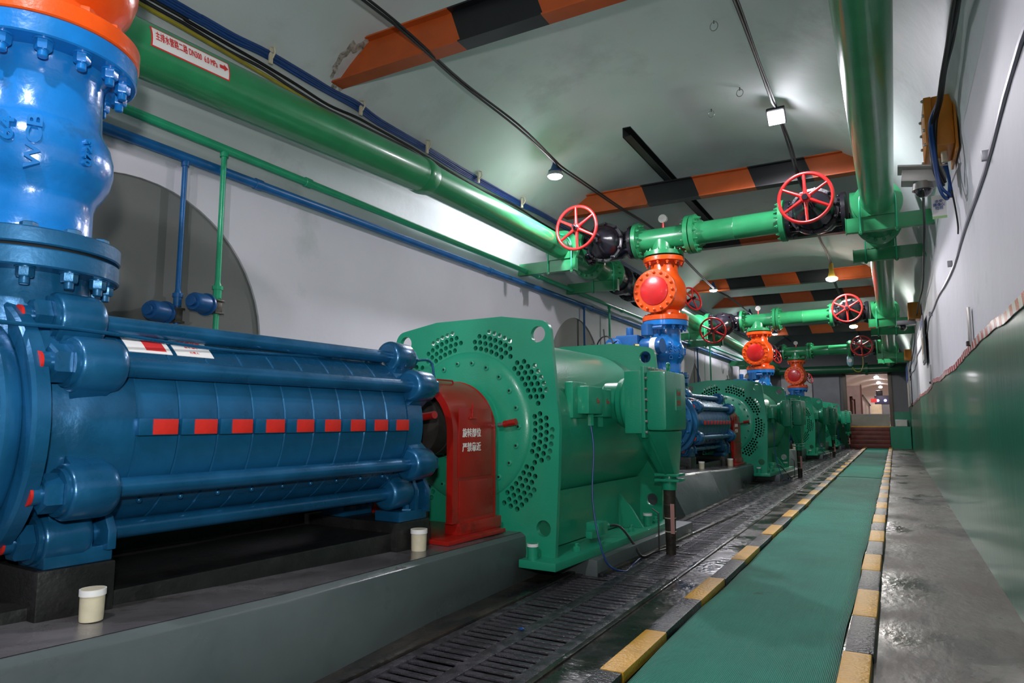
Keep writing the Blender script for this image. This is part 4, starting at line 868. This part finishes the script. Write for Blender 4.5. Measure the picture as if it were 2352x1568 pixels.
# big cross pipe in front of the end wall
t = thing('cross_pipe', (-2, 29.2, 2.9), 'dark green pipe crossing above the far doorway', 'pipe'); part('pipe', MB().cyl((XL, 29.55, 3.0), (XR, 29.55, 3.0), .16, 32), mat('dark_green_paint', (.008, .07, .03), .35), t)
part('flange', MB().cyl((-.9, 29.55, 3.0), (-.8, 29.55, 3.0), .24, 32), mat('dark_green_paint', (.008, .07, .03), .35), t)
# ------------------------------------------------------------------ service pipes on the left wall
GX, GZ_, BX, BZ_ = -4.665, 3.21, -4.74, 3.05
t = thing('green_service_pipe', (GX, YN, GZ_), 'slim bright green pipe running along the left wall', 'pipe')
prof = [(0, .036)]
for q in (4.45, 9.2, 12.9): prof += [(q - YN - .04, .036), (q - YN - .035, .045), (q - YN + .035, .045), (q - YN + .04, .036)]
part('pipe', MB().lathe((GX, YN, GZ_), (0, 1, 0), prof + [(YF - YN - .1, .036)], 20), LGREEN, t)
t = thing('blue_service_pipe', (BX, YN, BZ_), 'slim blue pipe running along the left wall below the green one', 'pipe')
prof = [(0, .04)]
for q in (3.95, 7.9, 11.5): prof += [(q - YN - .04, .04), (q - YN - .035, .048), (q - YN + .035, .048), (q - YN + .04, .04)]
part('pipe', MB().lathe((BX, YN, BZ_), (0, 1, 0), prof + [(YF - YN - .1, .04)], 20), PBLUE, t)
for k in range(3):
    yg, yb = (3.54, 12.2, 20.4)[k], (3.25, 11.15, 19.2)[k]
    for nm, x, y, z, r, m, col, cat_ in (('green_drop_pipe', GX, yg, GZ_, .022, LGREEN, 'green', 'p'), ('blue_drop_pipe', BX, yb, BZ_, .020, PBLUE, 'blue', 'p')):
        t = thing(nm, (x, y, .6), 'thin %s pipe dropping down the left wall behind the %s pump' % (col, ('first', 'second', 'third')[k]), 'pipe', 'thin drop pipes on the left wall')
        part('pipe', MB().cyl((x, y, .3), (x, y, z - .02), r, 16), m, t); part('socket', MB().cyl((x, y, z - .07), (x, y, z - .03), r * 1.5, 16), m, t)
        zv = 1.90 if col == 'green' else 1.80
        part('coupling', MB().lathe((x, y, zv + .07), (0, 0, 1), [(0, r * 1.5), (.07, r * 1.5), (.07, r * 1.9), (.10, r * 1.9), (.10, r * 1.3), (.13, r)], 8 if col == 'green' else 16), m, t)
        v = part('ball_valve', MB().box((x, y, zv), (.06, .06, .09)).box((x, y, zv + .05), (.085, .085, .014)).box((x, y, zv - .05), (.085, .085, .014)), mat('dirty_valve_steel', (.10, .09, .075), .45, .6, .4, 20), t, bevel=.004, label='grimy steel ball valve')
        d_ = Vector((.30, -.95, 0)); c_ = Vector((x, y, zv))
        a_ = part('valve_actuator', MB().lathe(c_ + d_ * .04, d_, [(0, .025), (.03, .025), (.03, .055), (.08, .078), (.085, .088), (.10, .088), (.10, .076), (.23, .072), (.25, .062), (.25, .04), (.28, .04)], 28), ABLUE, t, label='blue round actuator')
        part('dial', MB().lathe(c_ + d_ * .285, d_, [(0, .036), (.012, .03)], 20), RUBBER, a_)
# ------------------------------------------------------------------ striped beams across the vault
def vx(z):  # half width of the vault at height z
    return HW * math.sqrt(max(0, 1 - ((z - Z0) / RISE) ** 2))
def beam(y, zb, h, bounds, label, first='orange', slope=.34):
    t = thing('striped_beam', (XC, y, zb), label, 'beam', 'orange and black striped beams')
    z1 = zb + h
    xs = [XC - vx(zb) - .1] + bounds + [XC + vx(zb) + .1]
    col = 0 if first == 'orange' else 1
    fw, tf, tw = .075, .014, .010
    prof = [(-fw, zb), (fw, zb), (fw, zb + tf), (tw, zb + tf), (tw, z1 - tf), (fw, z1 - tf), (fw, z1), (-fw, z1), (-fw, z1 - tf), (-tw, z1 - tf), (-tw, zb + tf), (-fw, zb + tf)]
    for i in range(len(xs) - 1):
        V = []
        for e in (0, 1):
            for (yy_, zz_) in prof:
                x = xs[i + e]
                if 0 < i + e < len(xs) - 1: x += -slope * (zz_ - zb)
                V.append((x, y + yy_, zz_))
        n = len(prof); F = [tuple(range(n)), tuple(range(n, 2 * n))] + [(j, (j + 1) % n, n + (j + 1) % n, n + j) for j in range(n)]
        part(('orange_segment', 'black_segment')[col], MB().add(V, F), (BEAMO, BEAMK)[col], t, smooth=False); col = 1 - col
beam(4.42, 4.06, .33, [-2.93, -2.17, -1.40, -.65], 'orange and black striped steel beam nearest the camera under the vault')
beam(9.34, 4.10, .30, [-2.94, -2.20, -1.45, -.74], 'striped steel beam crossing just above the first crossing pipe')
beam(12.3, 4.10, .30, [-2.9, -2.2, -1.4], 'striped steel beam mostly hidden behind the first crossing pipe')
beam(16.5, 4.10, .27, [-3.25, -2.45, -1.70, -.95], 'striped steel beam behind the yellowish square lamp')
beam(19.1, 4.10, .27, [-3.1, -2.4, -1.65, -.9], 'striped steel beam above the second crossing pipe')
beam(26.3, 4.10, .30, [-3.2, -2.4, -1.7, -1.0], 'farthest striped steel beam before the end wall')
t = thing('black_channel_rail', (-2.62, 7.6, 4.45), 'black channel rail lying lengthwise over the striped beam', 'rail')
part('channel', MB().b2((-2.68, 7.55, 4.40), (-2.67, 12.4, 4.52)).b2((-2.68, 7.55, 4.40), (-2.58, 12.4, 4.412)).b2((-2.68, 7.55, 4.508), (-2.58, 12.4, 4.52)), BEAMK, t)
part('bolt', MB().cyl((-2.55, 12.3, 4.40), (-2.55, 12.3, 4.50), .015, 8).box((-2.6, 12.3, 4.50), (.12, .03, .02)), BEAMK, t)
t = thing('wall_pocket', (-4.15, 4.3, 4.2), 'crumbled plaster pocket around the left end of the nearest beam', 'plaster patch')
random.seed(3)
V = []; n = 30
for ring, (k, dz) in enumerate(((0.0, .0), (.72, .0), (1.0, .008))):
    pass
V = []; F = []
for i in range(26):
    a = 2 * PI * i / 26; kk = 1 + random.uniform(-.2, .2)
    for rad in (.55, .8, 1.0):
        zz_ = 4.19 + .20 * math.sin(a) * kk * rad; yy_ = 4.40 + .16 * math.cos(a) * kk * rad; V.append((XC - vx(zz_) + .012 - (.02 if rad > .9 else 0), yy_, zz_))
for i in range(26):
    j = (i + 1) % 26
    for q in (0, 1): F.append((3 * i + q, 3 * i + q + 1, 3 * j + q + 1, 3 * j + q))
part('broken_edge', MB().add(V, F), mat('broken_plaster', (.33, .31, .27), .8, 0, .6, 26, 1.0, 50, dirt=(.06, .04, .03), dscale=20, dcut=.55), t)
# ------------------------------------------------------------------ lamps and their strings
names = [None, 'round lamp on the left string, nearest the camera and glaring white', 'second round lamp on the left string, left of the striped beam', 'third round lamp on the left string, above the second tee', 'fourth round lamp on the left string, over the far header']
for i, (x, y, z, e) in enumerate(LAMP_L):
    lab = names[i] or 'round lamp on the left string behind the camera'
    t = thing('tunnel_lamp', (x, y, z), lab, 'lamp', 'round lamps on the left string')
    part('housing', MB().lathe((x, y, z - .06), (0, 0, 1), [(0, .085), (.02, .085), (.04, .06), (.10, .035), (.16, .02)], 24), CABB, t)
    part('shade', MB().lathe((x, y, z - .11), (0, 0, 1), [(0, .10), (.02, .105), (.05, .09)], 28), GREYM, t)
    part('lamp_face', MB().lathe((x, y, z - .14), (0, 0, 1), [(0, .055), (.012, .08), (.03, .09)], 28), LIT, t)
names = [None, 'square white lamp on the right string, nearest the camera', 'yellowish lamp on the right string over the second crossing pipe', 'dim far lamp on the right string before the end wall']
for i, (x, y, z, e) in enumerate(LAMP_R):
    lab = names[i] or 'square lamp on the right string behind the camera'
    t = thing('flood_lamp', (x, y, z), lab, 'lamp', 'lamps on the right string')
    if i < 2:
        Mx = Matrix.Rotation(math.radians(-38), 3, 'X')   # the head is tipped back towards the camera end of the tunnel
        part('housing', MB().box((x, y + .02, z + .0), (.20, .20, .05), M=Mx), CABK, t, bevel=.006); part('lamp_face', MB().box((x, y - .0, z - .03), (.175, .165, .02), M=Mx), LIT, t, bevel=.004)
        part('bracket', MB().b2((x - .09, y - .0, z + .04), (x - .08, y + .02, z + .10)).b2((x + .08, y - .0, z + .04), (x + .09, y + .02, z + .10)).b2((x - .09, y - .0, z + .09), (x + .09, y + .02, z + .10)), CABK, t)
    else:
        part('housing', MB().lathe((x, y, z - .04), (0, 0, 1), [(0, .08), (.05, .07), (.12, .05), (.30, .045), (.33, .02)], 20), mat('yellow_lamp_housing', (.5, .3, .04), .4), t)
        part('lamp_face', MB().lathe((x, y, z - .12), (0, 0, 1), [(0, .07), (.02, .11), (.06, .12), (.08, .10)], 24), LITW, t)
def cable(name, pts, r, m, label, cat='cable', grp=None, strands=1, jit=.008, k=5, spread=.012, dr=(0, 0)):
    t = thing(name, pts[0], label, cat, grp)
    random.seed(len(pts) + strands)
    for s_ in range(strands):
        o_ = [(p[0] + dr[0] + random.uniform(-jit, jit) + spread * (s_ - (strands - 1) / 2) * .8, p[1], p[2] + dr[1] + random.uniform(-jit, jit) + spread * (s_ - (strands - 1) / 2)) for p in pts]
        part('strand' if strands > 1 else 'cable', MB().tube(cr(o_, k), r, 8), m, t)
    return t
CL = [(-3.25, -7, 4.1), (-3.2, -3, 4.05), (-3.55, -1.3, 4.15), (-3.3, 0, 4.1), (-3.2, 1.8, 4.0), (-3.178, 3.525, 4.03), (-3.19, 4.1, 4.03), (-3.319, 4.998, 4.10), (-3.364, 6.17, 4.15), (-3.5, 7.3, 4.20), (-3.52, 7.62, 4.20), (-3.42, 8.0, 4.12), (-3.311, 9.0, 4.06), (-3.306, 10.704, 4.15), (-3.379, 12.543, 4.13), (-3.56, 16.069, 4.12), (-3.42, 17.471, 4.06), (-3.5, 20.9, 4.12), (-3.5, 26, 4.2), (-3.5, 29.5, 4.2)]
cable('lamp_string', CL, .011, CABK, 'black cable string carrying the left row of round lamps', strands=2, spread=.022)
CR_ = [(-1.0, -7, 4.5), (-1.0, -.6, 4.5), (-.9, 2, 4.0), (-.87, 4.2, 4.02), (-.9, 5.1, 4.25), (-.96, 6.59, 4.46), (-.99, 7.7, 4.56), (-.99, 8.05, 4.56), (-.93, 8.6, 4.32), (-.90, 9.22, 4.07), (-.893, 11.031, 4.15), (-.946, 12.3, 4.08), (-.98, 14.5, 4.3), (-1.02, 16.0, 4.4), (-1.0, 16.5, 4.08), (-1.0, 19.1, 4.07), (-1.0, 24.4, 4.2), (-1.0, 29.5, 4.3)]
cable('lamp_string', CR_, .012, CABK, 'black cable string carrying the right row of lamps', strands=2, spread=.02)
CB = [(-4.382, -7.126, 4.003), (-4.377, -3.054, 4.013), (-4.388, 0.000, 4.003), (-4.382, 2.805, 4.002), (-4.380, 3.039, 4.003), (-4.382, 3.334, 4.001), (-4.364, 3.632, 4.018), (-4.365, 4.086, 4.017), (-4.367, 4.381, 4.015), (-4.360, 4.709, 4.022), (-4.379, 5.069, 4.004), (-4.374, 5.781, 4.008), (-4.385, 6.297, 3.999), (-4.387, 6.826, 3.998), (-4.379, 7.918, 4.004), (-4.356, 9.163, 4.025), (-4.377, 12.216, 4.003), (-4.377, 15.270, 4.013), (-4.388, 20.360, 3.993), (-4.377, 30.031, 4.003)]
cable('blue_cable_bundle', CB, .013, CABB, 'bundle of blue cables clipped along the left side of the vault', strands=4, spread=.014, jit=.006, dr=(.03, -.028))
CK = [(-4.438, -7.126, 3.952), (-4.449, 0.000, 3.942), (-4.437, 2.681, 3.949), (-4.444, 2.976, 3.943), (-4.446, 3.335, 3.940), (-4.447, 3.676, 3.940), (-4.455, 4.045, 3.932), (-4.470, 4.447, 3.916), (-4.452, 4.797, 3.934), (-4.450, 5.114, 3.937), (-4.439, 5.576, 3.947), (-4.448, 5.880, 3.939), (-4.471, 6.958, 3.915), (-4.441, 8.027, 3.946), (-4.459, 9.041, 3.928), (-4.459, 12.216, 3.922), (-4.449, 18.324, 3.932), (-4.449, 30.031, 3.932)]
cable('black_cable_bundle', CK, .013, CABK, 'black cables clipped to the vault just under the blue bundle', strands=2, spread=.03, jit=.008, dr=(.03, -.02))
cable('yellow_hose', [(-4.377, -3.054, 3.840), (-4.377, 1.018, 3.850), (-4.377, 2.653, 3.842), (-4.377, 3.101, 3.850), (-4.377, 3.457, 3.840), (-4.377, 3.859, 3.820), (-4.377, 4.479, 3.800), (-4.357, 5.192, 3.769), (-4.337, 6.312, 3.749)], .016, CABY, 'yellow hose lying behind the top of the left main pipe', 'hose')
def clamp(y, z=4.008):
    t = thing('cable_clamp', (-4.33, y, z), CLN.pop(0), 'clamp', 'cable clamps on the vault')
    x = XC - vx(z + .03)
    part('strap', MB().box((x + .03, y, z - .03), (.02, .035, .13)), CREAM, t, bevel=.004); part('hook', MB().tube([(x + .02, y, z + .06), (x + .07, y, z + .04), (x + .08, y, z - .01), (x + .05, y, z - .05)], .008, 8), CREAM, t)
    part('screw', MB().cyl((x, y, z + .10), (x + .03, y, z + .09), .016, 8), STEEL, t)
CLN = ['pale cable clamp on the vault nearest the camera', 'second pale cable clamp along the blue bundle', 'third pale cable clamp, above the pipe collar', 'fourth pale cable clamp, beyond the pipe collar', 'last pale cable clamp before the red handwheel']
for y in (3.665, 4.755, 5.825, 6.89, 8.02): clamp(y)
HL = ['wire ring hooked in the vault between the two nearest lamps', 'wire ring hooked in the vault beside the square lamp', 'wire hook stub in the vault close to the square lamp string']
for lab, (x, y, z) in zip(HL, ((-1.77, 8.24, vz(-1.77) - .01), (-1.28, 6.2, vz(-1.28) - .01), (-1.33, 7.7, vz(-1.33) - .01))):
    t = thing('ceiling_hook', (x, y, z), lab, 'hook', 'wire hooks in the vault')
    part('ring', MB().torus((x, y, z - .05), (.3, 1, .2), .04, .005, 24, 6), STEEL, t); part('stub', MB().cyl((x, y, z - .02), (x, y, z + .03), .006, 6), CABK, t)
# ------------------------------------------------------------------ right wall: tape, conduit, boxes, camera
tp = thing('trim_tape', (XR, 0, 1.5), None, None, None, 'structure')
tp.name = 'trim_10'
me = MB().prism([(0, 0), (.10, 0), (.125, .052), (.025, .052)], (0, 0, 0), (0, 1, 0), (0, 0, 1), (.004, 0, 0))
mr, mw = me.mesh('red_stripe', TAPER), me.mesh('silver_stripe', TAPEW)
y = 1.6; i = 0
while y < 29.3:
    o = bpy.data.objects.new('red_stripe' if i % 2 else 'silver_stripe', mr if i % 2 else mw); COL.objects.link(o); o.parent = tp
    zt = dado_top(y); wv = (0.015 * math.sin(y * .9 + zt) + 0.008 * math.sin(2.3 * y - zt))
    o.location = (XR - .020 + wv - XR, y, zt - 1.5 - .012 + .004 * math.sin(9 * y)); y += .1; i += 1
def wallx(y, z): return XR + (0.015 * math.sin(y * .9 + z) + 0.008 * math.sin(2.3 * y - z)) * min(1, max(0, (3.02 - z) * 3))
t = thing('conduit', (XR, 2, 2.4), 'flat grey conduit strip running along the right wall', 'conduit')
P_ = [(y, 2.37 + .03 * math.sin(y * .55) + (.07 if 8 < y < 14 else 0) * math.sin((y - 8) / 6 * PI)) for y in [1 + .5 * i for i in range(57)]]
V = []; F = []
for y, z in P_:
    x = wallx(y, z) - .003; V += [(x, y, z - .013), (x - .012, y, z - .011), (x - .012, y, z + .011), (x, y, z + .013)]
for i in range(len(P_) - 1):
    for q in range(4): F.append((4 * i + q, 4 * i + (q + 1) % 4, 4 * i + 4 + (q + 1) % 4, 4 * i + 4 + q))
part('strip', MB().add(V, F), mat('conduit_paint', (.27, .26, .32), .4, 0, .1, 5), t)
for y in (4.3, 7.2, 10.5): part('fixing', MB().box((wallx(y, 2.4) - .02, y, 2.41), (.04, .03, .055)), GREYM, t, bevel=.004)
t = thing('junction_box', (.45, 6.0, 3.1), 'orange-yellow junction box on the right wall above the camera', 'box')
part('back_box', MB().b2((.36, 5.65, 2.98), (.49, 6.05, 3.36)), JBOX, t, bevel=.012); part('lid', MB().b2((.31, 5.62, 2.99), (.36, 6.08, 3.35)), JBOX, t, bevel=.008)
part('mounting_plate', MB().b2((.49, 5.60, 2.93), (.505, 6.10, 3.40)), JBOX, t)
part('gland', MB().cyl((.43, 5.80, 2.90), (.43, 5.80, 2.98), .022, 10), CREAM, t, label='pale cable gland'); part('gland', MB().cyl((.40, 5.95, 2.91), (.40, 5.95, 2.98), .022, 10), CREAM, t)
part('lid_bolts', (lambda mb: [mb.sph((.305, yy, z_), .012, 8, 5) for yy in (5.64, 6.06) for z_ in (3.0, 3.11, 3.22, 3.33)] and mb)(MB()), STEEL, t, kind='stuff')
t = thing('security_camera', (.3, 6.0, 2.9), 'silver boxed security camera with dark dome on the right wall', 'camera')
Mr = Matrix.Rotation(math.radians(9), 3, 'Y')
part('arm_box', MB().box((.30, 6.02, 2.875), (.30, .16, .10), M=Mr), SILVER, t, bevel=.006); part('cover', MB().box((.29, 5.99, 2.93), (.33, .22, .014), M=Mr), SILVER, t, bevel=.003)
part('dome_collar', MB().lathe((.29, 6.0, 2.77), (0, 0, 1), [(0, .072), (.0, .076), (.06, .066), (.06, .05)], 32), STEEL, t); part('dome', MB().sph((.29, 6.0, 2.775), .062, 28, 14), GLASSB, t)
t = thing('info_card', (.40, 6.3, 2.8), 'small white card with blue print hanging under the security camera', 'card')
part('card', MB().b2((.355, 6.3, 2.61), (.455, 6.304, 2.80)), PAPER, t); part('green_edge', MB().b2((.355, 6.297, 2.61), (.455, 6.300, 2.63)), mat('card_green', (.35, .6, .25), .5), t)
text('lettering', '本安\n摄像仪\n检测', .028, (.405, 6.295, 2.72), (1, 0, 0), (0, 0, 1), mat('card_blue', (.02, .08, .35), .5), t)
cable('wall_cable', [(.43, 1.5, 3.25), (.42, 3.0, 3.2), (.41, 4.0, 3.19), (.41, 4.6, 3.22), (.40, 5.0, 3.24), (.395, 5.45, 3.22), (.36, 5.62, 3.12), (.355, 5.6, 2.85), (.40, 5.7, 2.70)], .012, CABK, 'black cables tied in a bundle above the orange-yellow box', strands=3, spread=.014)
cable('wall_cable', [(.395, 5.45, 3.24), (.345, 5.6, 3.15), (.345, 5.58, 2.9), (.37, 5.56, 2.66), (.41, 5.6, 2.58), (.44, 5.7, 2.62), (.45, 5.85, 2.80), (.43, 5.9, 2.92)], .011, CABB, 'blue cables looping down in front of the orange-yellow box', strands=2, spread=.016)
cable('wall_cable', [(.44, 5.6, 2.62), (.46, 5.7, 2.50), (.48, 5.85, 2.42), (.50, 6.0, 2.40)], .006, CABK, 'thin black lead from the camera down to the conduit')
cable('wall_cable', [(.33, 6.1, 2.95), (.34, 7.2, 3.05), (.40, 8.5, 3.15), (.42, 9.6, 2.92), (.44, 11.0, 2.86), (.45, 12.9, 2.9), (.45, 15, 2.8), (.47, 18, 2.7), (.48, 22.7, 2.6), (.48, 28, 2.5)], .012, CABK, 'black cable sagging along the right wall behind the brackets')
t = thing('junction_box', (.45, 14.0, 2.9), 'second orange-yellow junction box far along the right wall', 'box'); part('back_box', MB().b2((.34, 13.9, 2.80), (.50, 14.3, 3.10)), JBOX, t, bevel=.01); part('lid', MB().b2((.31, 13.88, 2.81), (.34, 14.32, 3.09)), JBOX, t)
t = thing('wall_camera', (.3, 14.2, 2.75), 'grey camera housing beside the second junction box', 'camera'); part('housing', MB().b2((.12, 14.0, 2.72), (.42, 14.2, 2.80)), GREYM, t, bevel=.01); part('dome', MB().sph((.22, 14.1, 2.68), .06, 16, 8), GLASSB, t)
t = thing('junction_box', (.45, 22.0, 2.9), 'third orange-yellow junction box near the far doorway', 'box'); part('back_box', MB().b2((.36, 22.0, 2.7), (.50, 22.4, 3.0)), JBOX, t, bevel=.01); part('lid', MB().b2((.33, 21.98, 2.71), (.36, 22.42, 2.99)), JBOX, t)
t = thing('notice_board', (.5, 12, 2.2), 'narrow wall notice board beyond the orange-yellow boxes', 'notice'); part('frame', MB().b2((.475, 12.8, 1.95), (.50, 13.6, 2.72)), GREYM, t); part('sheet', MB().b2((.468, 12.84, 1.99), (.475, 13.56, 2.68)), PAPER, t); part('blue_band', MB().b2((.464, 12.84, 2.55), (.468, 13.56, 2.68)), mat('notice_blue', (.05, .12, .35), .5), t); part('warm_patch', MB().b2((.464, 12.9, 2.1), (.468, 13.2, 2.35)), mat('notice_warm', (.6, .35, .12), .5), t)
t = thing('notice_board', (.5, 24, 2), 'blue-topped display board on the right wall by the doorway', 'notice'); part('frame', MB().b2((.42, 24.0, 1.45), (.46, 26.5, 2.75)), SILVER, t); part('blue_band', MB().b2((.405, 24.0, 2.25), (.42, 26.5, 2.75)), mat('notice_blue', (.03, .08, .28), .5), t)
for y, lab in ((5.75, 'small metal plate standing proud of the wall above the striped tape'), (11.4, 'second small metal plate above the striped tape, farther along')):
    t = thing('wall_plate', (XR, y, 1.6), lab, 'plate', 'metal plates above the tape'); xw = wallx(y, 1.66)
    part('plate', MB().b2((xw - .030, y - .04, 1.53), (xw - .012, y + .06, 1.80)), STEEL, t, bevel=.003); part('hook', MB().b2((xw - .045, y - .02, 1.53), (xw - .02, y + .05, 1.56)), RUST, t)
# pressure transmitter hanging below the third crossing pipe
t = thing('transmitter', (-1.15, 24.38, 3.1), 'pale blue instrument hanging under the farthest crossing pipe', 'instrument')
part('body', MB().lathe((-1.15, 24.38, 2.75), (0, 0, 1), [(0, .04), (.05, .08), (.15, .10), (.30, .09), (.36, .05), (.40, .03), (.52, .03)], 20), mat('pale_blue_case', (.25, .5, .55), .4), t); part('dial', MB().cyl((-1.15, 24.29, 2.93), (-1.15, 24.27, 2.93), .06, 16), PAPER, t)
part('yellow_lead', MB().tube(cr([(-1.1, 24.38, 2.72), (-1.0, 24.38, 2.58), (-.85, 24.38, 2.6), (-.78, 24.38, 2.85), (-.8, 24.38, 3.15)], 5), .015, 8), CABY, t)
# blue scrap on the grating
single('blue_scrap', MB().sph((-1.62, 3.0, .012), .012, 8, 5, (1.2, 1, .6)), CABB, (-1.62, 3.0, 0), 'tiny blue scrap lying on the drain grating', 'scrap')
